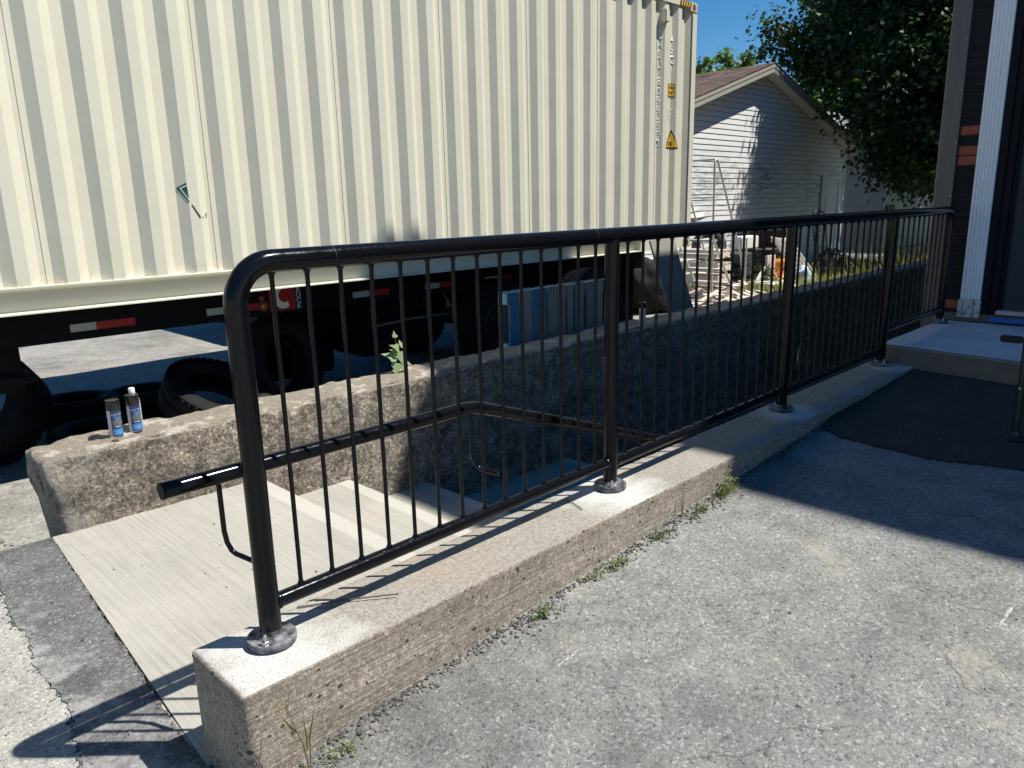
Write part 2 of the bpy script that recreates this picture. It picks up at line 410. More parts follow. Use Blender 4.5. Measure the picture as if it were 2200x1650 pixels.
def make_siding():
    k = NM('white_vinyl_siding')
    x, y, z = k.xyz()[:3]
    n = k.noise(1.1, 5, 0.6)
    col = k.mix(n, (0.66, 0.67, 0.67), (0.75, 0.75, 0.74))
    # mildew streaks along the courses, thickest in the middle band of the gable
    band = k.ramp(z, [(0.0, 0.0), (1.0, 0.0)])
    zz = k.math('ABSOLUTE', k.math('SUBTRACT', z, 1.45))
    bm = k.ramp(zz, [(0.1, 1.0), (1.0, 0.0)])
    stk = k.ramp(k.noise(1.0, 6, 0.72, k.P((3.2, 3.2, 17))), [(0.44, 0.0), (0.60, 1.0)])
    low = k.noise(0.55, 4, 0.6)
    mm = k.math('MULTIPLY', k.math('MULTIPLY', stk, bm), k.ramp(low, [(0.38, 0.1), (0.6, 0.9)]))
    col = k.mix(mm, col, (0.10, 0.108, 0.108))
    right = k.ramp(k.math('MULTIPLY', k.math('SUBTRACT', x, 17.0), 0.22), [(0.0, 0.0), (1.0, 0.75)])
    gz = k.ramp(z, [(0.0, 1.0), (1.0, 0.15)])
    gm = k.math('MULTIPLY', k.math('MULTIPLY', right, gz), k.ramp(k.noise(1.6, 5, 0.65), [(0.35, 0.15), (0.65, 1.0)]))
    col = k.mix(gm, col, (0.21, 0.225, 0.18))
    fl = k.ramp(k.noise(9, 5, 0.7), [(0.66, 0.0), (0.74, 0.4)])
    col = k.mix(fl, col, (0.30, 0.30, 0.28))
    return k.out(col, 0.5)
M['siding'] = make_siding()
M['lap_shade'] = plain('painted_lap_shade', (0.15, 0.15, 0.147), 0.9)  # grey that paints the shade lines of the siding laps
M['trim_beige'] = plain('beige_fascia', (0.36, 0.335, 0.29), 0.55, var=0.12)
M['soffit'] = plain('soffit_white', (0.55, 0.53, 0.49), 0.6, var=0.08)
M['gap_dark'] = plain('dark_gap', (0.03, 0.028, 0.026), 0.8)
def make_shingle():
    k = NM('brown_shingle')
    cl = k.n('SeparateColor', ins={0: k.vor(5.5, k.P((1.0, 0.8, 6)), 'Color')}).outputs[0]
    n = k.noise(40, 3, 0.7)
    col = k.mix(cl, (0.075, 0.045, 0.034), (0.165, 0.105, 0.085))
    col = k.mix(1.0, col, k.ramp(n, [(0.3, 0.75), (0.7, 1.3)]), 'MULTIPLY')
    return k.out(col, 0.9, k.bump(n, 0.5, 0.01))
M['shingle'] = make_shingle()
M['nb_siding'] = plain('neighbour_cream_siding', (0.23, 0.21, 0.14), 0.6, var=0.12, scale=2)
M['nb_siding_white'] = plain('neighbour_white_siding', (0.17, 0.18, 0.19), 0.6, var=0.1, scale=2)
M['nb_roof'] = plain('neighbour_grey_roof', (0.20, 0.20, 0.20), 0.85, var=0.4, scale=5)
M['door_white'] = plain('white_door', (0.60, 0.60, 0.60), 0.5, var=0.08)

def make_brick(name, c, var=0.25):
    k = NM(name)
    n = k.noise(30, 5, 0.7, k.P((1, 1, 2.6)))
    col = k.mix(n, tuple(x*(1-var) for x in c), tuple(x*(1+var) for x in c))
    return k.out(col, 0.75, **{'Specular IOR Level': 0.25}, normal=k.bump(k.noise(60, 5, 0.7, k.P((1, 1, 3))), 0.9, 0.008))
M['brick_black'] = make_brick('black_painted_brick', (0.013, 0.014, 0.017))
M['brick_red'] = make_brick('bare_red_brick', (0.34, 0.10, 0.06))
M['mortar'] = plain('black_mortar', (0.02, 0.021, 0.023), 0.8, bump=0.5)
M['trim_brown'] = plain('brown_metal_trim', (0.105, 0.085, 0.08), 0.4, var=0.12, scale=2)
M['paint_black_wood'] = plain('black_painted_wood', (0.006, 0.0065, 0.010), 0.6, var=0.4, scale=25, bump=0.3, bscale=60, **{'Specular IOR Level': 0.15})
def make_pilaster():
    k = NM('fluted_white_pilaster_paint')
    n = k.noise(5, 5, 0.6)
    col = k.mix(n, (0.76, 0.78, 0.80), (0.82, 0.84, 0.86))
    ch = k.ramp(k.noise(30, 6, 0.8, k.P((1, 1, 0.5))), [(0.73, 0.0), (0.75, 0.8)])
    col = k.mix(ch, col, (0.12, 0.12, 0.12))
    return k.out(col, 0.5)
M['pilaster'] = make_pilaster()
def make_plinth():
    k = NM('chipped_plinth')
    n = k.ramp(k.noise(22, 5, 0.7), [(0.52, 0.0), (0.6, 1.0)])
    col = k.mix(n, (0.55, 0.56, 0.55), (0.24, 0.215, 0.18))
    return k.out(col, 0.8, k.bump(n, 0.3, 0.003))
M['plinth'] = make_plinth()
M['plinth_bare'] = plain('bare_plinth_patch', (0.27, 0.25, 0.22), 0.9)
M['sill'] = plain('aluminium_sill', (0.42, 0.43, 0.44), 0.4, 0.5)
M['blue_tape'] = plain('blue_foam_strip', (0.012, 0.13, 0.42), 0.6, var=0.35, scale=30)
M['brass'] = plain('brass', (0.55, 0.38, 0.13), 0.25, 0.9)
def glass_dark():
    k = NM('dark_door_glass')
    return k.out((0.004, 0.005, 0.008), 0.4, **{'Specular IOR Level': 0.08})
M['door_glass'] = glass_dark()
M['building_grey'] = plain('dark_building_paint', (0.03, 0.031, 0.035), 0.7, var=0.3)
M['earth'] = plain('earth_brown_footing', (0.13, 0.105, 0.08), 0.95, var=0.35, scale=18, bump=0.7, bscale=50)
M['foam'] = plain('black_foam', (0.016, 0.016, 0.017), 0.9, bump=0.4, bscale=300)
M['pipe_black'] = plain('scuffed_black_tube', (0.015, 0.016, 0.018), 0.35, var=0.5, scale=30)

def make_leaf(name, c1, c2, trans=0.35):
    k = NM(name)
    oi = k.n('NewGeometry').outputs['Random Per Island']
    col = k.mix(oi, c1, c2)
    col = k.mix(1.0, col, k.ramp(k.noise(1.6, 3), [(0.3, 0.75), (0.7, 1.2)]), 'MULTIPLY')
    m = k.out(col, 0.5)
    t = k.t
    tr = k.n('BsdfTranslucent')
    k.put(tr.inputs[0], k.mix(1.0, col, (1.9, 2.2, 0.7), 'MULTIPLY'))
    mx = k.n('MixShader', ins={0: trans})
    t.links.new(k.b.outputs[0], mx.inputs[1])
    t.links.new(tr.outputs[0], mx.inputs[2])
    t.links.new(mx.outputs[0], t.nodes['Material Output'].inputs[0])
    return m
M['maple_leaf'] = make_leaf('maple_leaf', (0.022, 0.050, 0.014), (0.045, 0.085, 0.020), 0.28)
M['bright_leaf'] = make_leaf('bright_leaf', (0.050, 0.10, 0.018), (0.10, 0.16, 0.03), 0.30)
M['grass'] = make_leaf('grass_blade', (0.085, 0.115, 0.035), (0.27, 0.255, 0.10), 0.25)
M['weed'] = make_leaf('weed_leaf', (0.055, 0.085, 0.025), (0.125, 0.150, 0.050), 0.2)
M['drygrass'] = make_leaf('dry_grass_blade', (0.16, 0.16, 0.06), (0.36, 0.30, 0.14), 0.2)
M['vine_leaf'] = make_leaf('vine_leaf', (0.13, 0.19, 0.085), (0.22, 0.28, 0.14), 0.2)
M['bark'] = plain('bark', (0.055, 0.045, 0.036), 0.95, var=0.4, scale=9, bump=0.8, bscale=35)
M['stem'] = plain('stem_green', (0.16, 0.15, 0.06), 0.7)
M['twig'] = plain('dry_twig', (0.075, 0.062, 0.058), 0.85)
M['stone'] = plain('loose_stone', (0.17, 0.16, 0.145), 0.95, var=0.6, scale=35)
M['stone_dark'] = plain('dark_crumbled_asphalt', (0.075, 0.072, 0.068), 0.95, var=0.6, scale=45)
M['can_metal'] = plain('can_rim_metal', (0.55, 0.55, 0.56), 0.3, 0.9)
M['can_cap'] = plain('gloss_black_cap', (0.012, 0.012, 0.011), 0.2)
M['can_white'] = plain('can_white_label', (0.58, 0.58, 0.60), 0.35, var=0.08)
M['can_blue'] = plain('can_navy_label', (0.018, 0.04, 0.145), 0.3, var=0.15)
M['can_cyan'] = plain('can_blue_panel', (0.035, 0.20, 0.50), 0.3, var=0.15)
M['can_photo'] = plain('can_grey_picture', (0.14, 0.135, 0.12), 0.4, var=0.6, scale=90)
M['bottle_white'] = plain('white_bottle_plastic', (0.74, 0.74, 0.73), 0.4, var=0.04)

# ------------------------------------------------------------------ mesh helpers
class MB:
    def __init__(s):
        s.v, s.f, s.fm = [], [], []
        s.mi = 0
    def add(s, vs, fs):
        b = len(s.v)
        s.v += [tuple(p) for p in vs]
        s.f += [tuple(i + b for i in f) for f in fs]
        s.fm += [s.mi]*len(fs)
        return s
    def box(s, lo, hi, rot=None, piv=None):
        (a, b, c), (d, e, f) = lo, hi
        vs = [Vector(p) for p in ((a, b, c), (d, b, c), (d, e, c), (a, e, c), (a, b, f), (d, b, f), (d, e, f), (a, e, f))]
        if rot is not None:
            pv = Vector(piv) if piv else sum(vs, Vector())/8
            vs = [rot @ (p - pv) + pv for p in vs]
        return s.add(vs, [(0, 3, 2, 1), (4, 5, 6, 7), (0, 1, 5, 4), (1, 2, 6, 5), (2, 3, 7, 6), (3, 0, 4, 7)])
    def bevbox(s, lo, hi, bv, rot=None, piv=None):
        bm = bmesh.new()
        bmesh.ops.create_cube(bm, size=1)
        c = [(lo[i] + hi[i])/2 for i in range(3)]
        d = [hi[i] - lo[i] for i in range(3)]
        for v in bm.verts:
            v.co = Vector((v.co[0]*d[0] + c[0], v.co[1]*d[1] + c[1], v.co[2]*d[2] + c[2]))
        bmesh.ops.bevel(bm, geom=list(bm.edges), offset=bv, segments=2, affect='EDGES')
        bm.verts.index_update()
        vs = [v.co.copy() for v in bm.verts]
        if rot is not None:
            pv = Vector(piv) if piv else Vector(c)
            vs = [rot @ (p - pv) + pv for p in vs]
        fs = [tuple(v.index for v in f.verts) for f in bm.faces]
        bm.free()
        return s.add(vs, fs)
    def tube(s, path, r, n=12, caps=True):
        path = [Vector(p) for p in path]
        rs = r if isinstance(r, (list, tuple)) else [r]*len(path)
        vs, fs = [], []
        up = None
        for i, p in enumerate(path):
            t = (path[min(i+1, len(path)-1)] - path[max(i-1, 0)]).normalized()
            if up is None:
                up = Vector((0, 0, 1)) if abs(t.z) < 0.9 else Vector((1, 0, 0))
            a = t.cross(up)
            if a.length < 1e-4: a = t.orthogonal()
            a.normalize()
            b = a.cross(t).normalized()
            up = b
            for k in range(n):
                q = 2*math.pi*k/n
                vs.append(p + (a*math.cos(q) + b*math.sin(q))*rs[i])
        for i in range(len(path)-1):
            for k in range(n):
                fs.append((i*n+k, i*n+(k+1) % n, (i+1)*n+(k+1) % n, (i+1)*n+k))
        if caps:
            fs.append(tuple(range(n))[::-1])
            fs.append(tuple((len(path)-1)*n + k for k in range(n)))
        return s.add(vs, fs)
    def lathe(s, prof, n=24, mat=None, cap=True, closed=False):
        vs, fs = [], []
        for (r, z) in prof:
            for k in range(n):
                q = 2*math.pi*k/n
                vs.append(Vector((r*math.cos(q), r*math.sin(q), z)))
        m = len(prof)
        for i in range(m if closed else m-1):
            j = (i+1) % m
            for k in range(n):
                fs.append((i*n+k, i*n+(k+1) % n, j*n+(k+1) % n, j*n+k))
        if cap and not closed:
            fs.append(tuple(range(n))[::-1])
            fs.append(tuple((m-1)*n+k for k in range(n)))
        if mat is not None:
            vs = [mat @ v for v in vs]
        return s.add(vs, fs)
    def prism(s, pts, axis, a, b):
        # polygon pts (2D) extruded along axis from a to b
        def P(p, t):
            return {'X': (t, p[0], p[1]), 'Y': (p[0], t, p[1]), 'Z': (p[0], p[1], t)}[axis]
        n = len(pts)
        vs = [P(p, a) for p in pts] + [P(p, b) for p in pts]
        fs = [tuple(range(n))[::-1], tuple(range(n, 2*n))] + [(i, (i+1) % n, n+(i+1) % n, n+i) for i in range(n)]
        return s.add(vs, fs)
    def grid(s, fn, us, vs_):
        n, m = len(us), len(vs_)
        vv = [fn(u, v) for u in us for v in vs_]
        ff = [(i*m+j, (i+1)*m+j, (i+1)*m+j+1, i*m+j+1) for i in range(n-1) for j in range(m-1)]
        return s.add(vv, ff)
    def build(s, name, mat=None, parent=None, smooth=False, origin=None, local=False, fix=False, **tags):
        me = bpy.data.meshes.new(name)
        vs = s.v
        if origin is not None:
            o_ = Vector(origin)
            vs = [Vector(p) - o_ for p in vs]
        me.from_pydata(vs, [], s.f)
        mats = mat if isinstance(mat, (list, tuple)) else [mat]
        for m in mats:
            if m is not None: me.materials.append(m)
        if len(mats) > 1:
            me.polygons.foreach_set('material_index', s.fm)
        if fix:
            bm = bmesh.new(); bm.from_mesh(me)
            bmesh.ops.recalc_face_normals(bm, faces=bm.faces)
            bm.to_mesh(me); bm.free()
        if smooth:
            me.polygons.foreach_set('use_smooth', [True]*len(me.polygons))
            if smooth is not True:
                me.set_sharp_from_angle(angle=math.radians(smooth))
        me.update()
        ob = bpy.data.objects.new(name, me)
        COL.objects.link(ob)
        if origin is not None: ob.location = origin
        if parent is not None: attach(ob, parent, local)
        for k, v in tags.items(): ob[k] = v
        return ob

def attach(ob, parent, local=False):
    ob.parent = parent
    if not local:
        w = Vector()
        p = parent
        while p is not None and 'rooted' not in p:
            p = p.parent
        if parent.type == 'EMPTY' or 'rooted' in parent:
            w = Vector(parent.location)
            ob.matrix_parent_inverse = Matrix.Translation(-w)

def thing(name, label, cat, loc=(0, 0, 0), rot=None, group=None):
    o = bpy.data.objects.new(name, None)
    o.empty_display_size = 0.2
    COL.objects.link(o)
    o.location = loc
    if rot is not None: o.rotation_euler = rot
    o['label'] = label
    o['category'] = cat
    if group: o['group'] = group
    return o

def tag(o, label, cat, group=None):
    o['label'] = label; o['category'] = cat
    if group: o['group'] = group
    return o

def share(src, parent, loc, rot=None, scale=None):
    c = src.copy()
    COL.objects.link(c)
    c.parent = parent
    c.location = loc
    if rot is not None: c.rotation_euler = rot
    if scale is not None: c.scale = scale
    return c

def copy_thing(root, loc, rot, label):
    c = root.copy(); COL.objects.link(c)
    c.location = loc
    if rot is not None: c.rotation_euler = rot
    c['label'] = label
    for ch in root.children:
        d = ch.copy(); COL.objects.link(d); d.parent = c
        for g in ch.children:
            e = g.copy(); COL.objects.link(e); e.parent = d
    return c

def text_mesh(body, size, extrude=0.0008, align='CENTER', space=1.0, bold=0.0):
    cu = bpy.data.curves.new('text', 'FONT')
    cu.body = body; cu.size = size; cu.extrude = extrude
    cu.align_x = align; cu.align_y = 'CENTER'; cu.resolution_u = 3
    cu.space_character = space; cu.offset = bold
    o = bpy.data.objects.new('text', cu)
    COL.objects.link(o)
    dg = bpy.context.evaluated_depsgraph_get()
    me = bpy.data.meshes.new_from_object(o.evaluated_get(dg))
    vs = [v.co.copy() for v in me.vertices]
    fs = [tuple(p.vertices) for p in me.polygons]
    bpy.data.objects.remove(o)
    bpy.data.curves.remove(cu)
    bpy.data.meshes.remove(me)
    return vs, fs

def sstep(a, b, x):
    t = min(1, max(0, (x-a)/(b-a)))
    return t*t*(3-2*t)
def nz(x, y, z, s=1.0):
    return noise.noise(Vector((x*s, y*s, z*s)))
def lin(a, b, n):
    return [a + (b-a)*i/(n-1) for i in range(n)]

# ------------------------------------------------------------------ ground
def z_asph(x, y):
    zr = -0.285 + 0.053*x
    if x > 4.2: zr = -0.0624 + 0.025*(min(x, 5.7)-4.2)
    zl = -0.345 + (0.02*x if x < 0 else 0)
    k_ = sstep(0.30, 1.0, x)
    if x < 0.701: k_ *= 1 - sstep(1.15, 1.6, y)
    z = zl + (zr - zl)*k_
    return z + 0.006*nz(x, y, 0, 1.7) + 0.0035*nz(x, y, 5, 6)
def spaced(lo, a, b, hi, step):
    xs = [lo + (a-lo)*(1-(1-i/8)**2) for i in range(8)] + [a + step*i for i in range(int((b-a)/step)+1)]
    if hi > b: xs += [b + (hi-b)*(i/8)**2 for i in range(1, 9)]
    return xs
mb = MB()
mb.grid(lambda x, y: (x, y, z_asph(x, y)), spaced(0.70, 0.70, 4.6, 60, 0.04)[8:], sorted(set([round(v, 4) for v in spaced(-60, -0.6, 1.66, 1.66, 0.04)])))
mb.build('asphalt', M['asphalt'], smooth=True, kind='structure')
mb = MB()
mb.grid(lambda x, y: (x, y, z_asph(x, y)), spaced(-60, -1.2, 0.70, 0.70, 0.04), sorted(set([round(v, 4) for v in spaced(-60, -0.4, 3.99, 3.99, 0.04)])))
mb.build('asphalt_path', M['asphalt_left'], smooth=True, kind='structure')

def slab_sheet(outline, zf, thick, name, mat):
    # a thin sheet with a ragged outline and real edges; outline is a closed list of (x, y)
    pts = []
    for i, (p, q) in enumerate(zip(outline, outline[1:] + outline[:1])):
        L = math.hypot(q[0]-p[0], q[1]-p[1])
        n = max(1, int(L/0.02))
        for k in range(n):
            t = k/n
            x, y = p[0]+(q[0]-p[0])*t, p[1]+(q[1]-p[1])*t
            pts.append((x + 0.012*nz(x, y, i, 22) + 0.010*nz(x, y, i+9, 60), y + 0.012*nz(x, y, i+3, 22) + 0.010*nz(x, y, i+7, 60)))
    bm = bmesh.new()
    top = [bm.verts.new((x, y, zf(x, y) + thick)) for x, y in pts]
    bot = [bm.verts.new((x, y, zf(x, y) - 0.03)) for x, y in pts]
    f = bm.faces.new(top)
    n = len(pts)
    for i in range(n):
        bm.faces.new((top[i], bot[i], bot[(i+1) % n], top[(i+1) % n]))
    bmesh.ops.triangulate(bm, faces=[f])
    bmesh.ops.recalc_face_normals(bm, faces=bm.faces)
    me = bpy.data.meshes.new(name); bm.to_mesh(me); bm.free()
    me.materials.append(mat)
    o = bpy.data.objects.new(name, me); COL.objects.link(o)
    o['kind'] = 'structure'
    return o
slab_sheet([(0.66, 1.55), (0.655, 2.05), (0.80, 3.97), (0.56, 3.985), (0.514, 3.63), (0.47, 3.2), (0.485, 3.04), (0.45, 2.85), (0.455, 2.7), (0.47, 2.5), (0.43, 2.28), (0.39, 2.0), (0.36, 1.75), (0.30, 1.5)],
           lambda x, y: -0.343, 0.0035, 'asphalt_strip', M['asphalt_strip'])
slab_sheet([(5.7, -2.6), (5.7, 1.645), (4.25, 1.645), (4.02, 1.60), (3.93, 1.46), (3.88, 1.05), (3.97, 0.65), (4.05, 0.0), (4.0, -2.6)],
           z_asph, 0.012, 'asphalt_patch', M['asphalt_new'])
mb = MB()
def z_yard(x, y): return -0.6 + 0.012*nz(x, y, 0, 0.8) + 0.006*nz(x, y, 3, 5)
mb.grid(lambda x, y: (x, y, z_yard(x, y)), spaced(-90, -1.5, 9, 160, 0.12), [4.0 + 0.12*i for i in range(60)] + [11.2 + 190*(i/10)**2 for i in range(1, 11)])
mb.build('yard', M['yard'], smooth=True, kind='structure')
mb = MB()
mb.box((0.9, 1.9, -2.42), (16.5, 4.0, -2.3))
mb.build('stairwell_floor', M['wall'], kind='structure')

# ------------------------------------------------------------------ landing and steps
t = thing('concrete_stairs', 'pale brushed concrete landing with steps going down between the two low walls', 'stairs', (1.2, 2.9, -0.6))
mb = MB()
mb.prism([(0.655, 1.9), (1.88, 1.9), (1.88, 3.97), (0.80, 3.97)], 'Z', -0.75, -0.339)
mb.build('landing', M['brushed'], t, fix=True)
x0 = 1.88
for x1, z in ((2.47, -0.515), (3.09, -0.71), (4.60, -0.925), (5.0, -1.12), (5.4, -1.32), (5.8, -1.52), (6.2, -1.72)):
    mb = MB()
    mb.bevbox((x0-0.03, 1.9, z-0.4), (x1, 3.975, z), 0.006)
    mb.build('step', M['brushed'], t)
    x0 = x1

# ------------------------------------------------------------------ curb wall
def sweep_wall(x0, x1, dx, ring, disp, chamfer_end=0.012):
    xs = [x0, x0 + chamfer_end*0.3, x0 + chamfer_end] + [x0 + chamfer_end + dx*i for i in range(1, int((x1-x0)/dx))] + [x1]
    cy = sum(p[0] for p in ring)/len(ring)
    mbb = MB()
    n = len(ring)
    vv, ff = [], []
    for i, x in enumerate(xs):
        k = {0: chamfer_end, 1: chamfer_end*0.3}.get(i, 0)
        for (y, z, ny, nzz) in ring:
            yy, zz = y - ny*k, z - nzz*k
            d = disp(x, yy, zz, ny, nzz)
            vv.append((x + d[0], yy + d[1], zz + d[2]))
    for i in range(len(xs)-1):
        for j in range(n-1):
            ff.append((i*n+j, i*n+j+1, (i+1)*n+j+1, (i+1)*n+j))
    # end cap, also a grid
    bm_ = MB()
    mbb.add(vv, ff)
    return mbb, xs, n
def ring_box(ya, yb, zt, zb_front, zb_back, r, nf, nt, nb):
    # front (facing -Y) bottom -> top -> back bottom, with outward normals
    R = []
    for z in lin(zb_front, zt - r, nf): R.append((ya, z, -1, 0))
    for a in (22, 45, 68):
        q = math.radians(a)
        R.append((ya + r - r*math.cos(q), zt - r + r*math.sin(q), -math.cos(q), math.sin(q)))
    for y in lin(ya + r, yb - r, nt): R.append((y, zt, 0, 1))
    for a in (68, 45, 22):
        q = math.radians(a)
        R.append((yb - r + r*math.cos(q), zt - r + r*math.sin(q), math.cos(q), math.sin(q)))
    for z in lin(zt - r, zb_back, nb): R.append((yb, z, 1, 0))
    return R
def curb_disp(x, y, z, ny, nz_):
    corner = 1.0 if (0.1 < abs(ny) < 0.99) else 0.0
    d = 0.0018*nz(x, y, z, 9) + 0.0012*nz(x, y, z, 40)
    chip = -0.006*max(0, nz(x*1.3, y, z, 14) - 0.15)*corner
    chip -= 0.016*max(0, nz(x*1.0, 3, 1, 3.1) - 0.42)*corner
    d += chip
    return (0.002*nz(x, y+4, z, 12) if x < 0.75 else 0, ny*d, nz_*d)
ring = ring_box(1.64, 1.95, 0.0, -0.62, -2.4, 0.007, 34, 16, 18)
mb, xs, n = sweep_wall(0.668, 5.68, 0.022, ring, curb_disp, 0.014)
cap = [mb.v[j] for j in range(n)]
mid = [ (0.668, (p[1]-1.795)*0.6+1.795, max(p[2], -0.9)*0.7-0.06) for p in cap]
b = len(mb.v); mb.v += mid
for j in range(n-1): mb.f.append((j+1, j, b+j, b+j+1)); mb.fm.append(0)
mb.f.append(tuple(b+j for j in range(n))); mb.fm.append(0)
curb = mb.build('concrete_curb', M['curb'], smooth=50, origin=(0.668, 1.78, -0.4), fix=True)
tag(curb, 'low weathered concrete curb wall under the black railing with white dust round the post feet', 'curb wall')

# ------------------------------------------------------------------ rough wall behind the stairs
def wall_disp(x, y, z, ny, nz_):
    corner = 1.0 if (0.1 < abs(ny) < 0.99) else 0.0
    d = 0.012*nz(x, y, z, 3.5) + 0.009*nz(x, y, z, 14) + 0.006*nz(x, y, z, 38)
    if nz_ > 0.5 or corner:
        d += 0.012*nz(x, y, 7, 6) + 0.006*nz(x, y, 2, 24)
    d -= corner*0.020*max(0, nz(x, y, z, 9) + 0.1)
    if x < 1.6:
        d *= 1 + 0.5*(1.6-x)
    lay = 0.010*sstep(-0.22, -0.14, z)*(1 if ny < -0.5 else 0)
    fx = 0.02*nz(x, y, z, 7) if x < 0.95 else 0
    return (fx + (0.05*sstep(0.0, -0.35, z) if x < 0.9 else 0), ny*(d + lay) , nz_*d)
ring = ring_box(3.957, 4.27, 0.055, -2.4, -0.75, 0.02, 66, 16, 20)
mb, xs, n = sweep_wall(0.80, 9.0, 0.03, ring, wall_disp, 0.03)
cap = [mb.v[j] for j in range(n)]
b = len(mb.v)
mid = [(0.80 + 0.02*nz(p[1], p[2], 0, 8) + 0.05*sstep(0.0, -0.4, p[2]), (p[1]-4.11)*0.55+4.11, max(p[2], -0.75)*0.85-0.05) for p in cap]
mb.v += mid
for j in range(n-1): mb.f.append((j+1, j, b+j, b+j+1)); mb.fm.append(0)
mb.f.append(tuple(b+j for j in range(n))); mb.fm.append(0)
ring2 = ring_box(3.957, 4.27, 0.055, -2.4, -0.75, 0.02, 12, 6, 6)
mb2, _, _ = sweep_wall(9.0, 17.0, 0.06, ring2, wall_disp, 0.0)
mb.add(mb2.v, mb2.f)
wall = mb.build('retaining_wall', M['wall'], smooth=55, origin=(0.8, 4.11, -0.6), fix=True)
tag(wall, 'long rough aggregate concrete wall on the far side of the sunken steps', 'wall')

# ------------------------------------------------------------------ black railing
RX = [0.845, 2.40, 4.00, 5.565, 6.895]
RY = 1.82
rail = thing('metal_railing', 'glossy black steel tube railing with thin round balusters bolted to the curb', 'railing', (0.845, RY, 0))
zt = 1.05
R_ = 0.105
path = [(0.845, RY, 0.03), (0.845, RY, 0.5), (0.845, RY, zt - R_)]
for a in range(10, 91, 10):
    q = math.radians(a)
    path.append((0.845 + R_ - R_*math.cos(q), RY, zt - R_ + R_*math.sin(q)))
path += [(1.4, RY, zt), (2.4, RY, zt), (4.0, RY, zt), (5.6, RY, zt), (6.835, RY, zt)]
for a in (30, 60, 90):
    q = math.radians(a)
    path.append((6.835 + 0.055*math.sin(q), RY, zt - 0.055 + 0.055*math.cos(q)))
path.append((6.89, RY, zt - 0.12))
MB().tube(path, 0.0302, 28).build('top_rail', M['black'], rail, smooth=40)
for x in (1.13, 2.28, 3.2):
    ringp = MB(); ringp.tube([(x-0.0007, RY, zt), (x+0.0007, RY, zt)], 0.0305, 28)
    ringp.build('weld_seam', M['bar_steel'], rail)
# posts with their flange and bolts
def post_mesh(z0, z1):
    return MB().tube([(0, 0, z0), (0, 0, (z0+z1)/2), (0, 0, z1)], 0.0302, 24)
fl = MB()
fl.lathe([(0.030, 0.003), (0.066, 0.003), (0.068, 0.006), (0.068, 0.021), (0.066, 0.024), (0.041, 0.0245), (0.037, 0.0275), (0.033, 0.033), (0.0308, 0.036)], 36, cap=False)
holes = []
for i, x in enumerate(RX):
    zb = 0.135 if i == 4 else 0.0
    if i == 0:
        pm = MB().tube([(x, RY, 0.02), (x, RY, 0.046)], 0.0305, 24)
    else:
        pm = MB().tube([(x, RY, zb + 0.02), (x, RY, 0.5), (x, RY, zt - 0.01)], 0.0298, 24)
    post = pm.build('post', M['black'] if i else M['black_dusty'], rail, smooth=40)
    f = MB(); f.add([Vector(v) + Vector((x, RY, zb)) for v in fl.v], fl.f)
    f.build('base_flange', M['black_dusty'], post, smooth=35)
    for k, a in enumerate((200, 290, 20, 110)):
        q = math.radians(a + 25)
        bx, by = x + 0.053*math.cos(q), RY + 0.053*math.sin(q)
        bo = MB()
        if k in (0, 2):
            bo.lathe([(0.0115, 0.024), (0.0115, 0.026), (0.0105, 0.0262), (0.0105, 0.034), (0.0085, 0.036), (0.0052, 0.036), (0.0052, 0.052), (0.0035, 0.054)], 6, Matrix.Translation((bx, by, zb)))
            bo.build('bolt', M['bolt'] if i != 2 else M['black'], post)
        else:
            bo.lathe([(0.0085, 0.0244), (0.0085, 0.0252)], 14, Matrix.Translation((bx, by, zb)))
            bo.build('bolt_hole', M['gap_dark'], post)
zbs = [0.117, 0.110, 0.101, 0.25]
bal_lo = MB()
def bal_mesh(z0, z1):
    m = MB()
    r = 0.0064
    prof = [(0.0125, z0), (0.0105, z0+0.004), (0.0075, z0+0.010), (r, z0+0.016), (r, (z0+z1)/2), (r, z1-0.016), (0.0078, z1-0.009), (0.0115, z1-0.003), (0.013, z1)]
    m.lathe(prof, 12)
    return m
bal_src = {}
for i in range(4):
    z = zbs[i]
    MB().tube([(RX[i]+0.022, RY, z), (RX[i+1]-0.022, RY, z)], 0.0225, 20).build('bottom_rail', M['black'], rail, smooth=40)
    for xx in (RX[i]+0.030, RX[i+1]-0.030):
        w = MB(); w.tube([(xx-0.006, RY, z), (xx, RY, z), (xx+0.006, RY, z)], [0.0235, 0.026, 0.0235], 16)
        w.build('weld', M['black'], rail, smooth=60)
    L = RX[i+1]-RX[i]
    nb = {0: 14, 1: 14, 2: 14, 3: 11}[i]
    key = round(z, 3)
    for k in range(nb):
        x = RX[i] + 0.104 + (L-0.208)*k/(nb-1)
        if key not in bal_src:
            o = bal_mesh(z+0.019, zt-0.027).build('baluster', M['black'], None, smooth=50)
            o.parent = rail
            o.location = (x-0.845, 0, 0)
            bal_src[key] = o
        else:
            share(bal_src[key], rail, (x-0.845, 0, 0))

rail.rotation_euler = (0, 0, 0.0055)

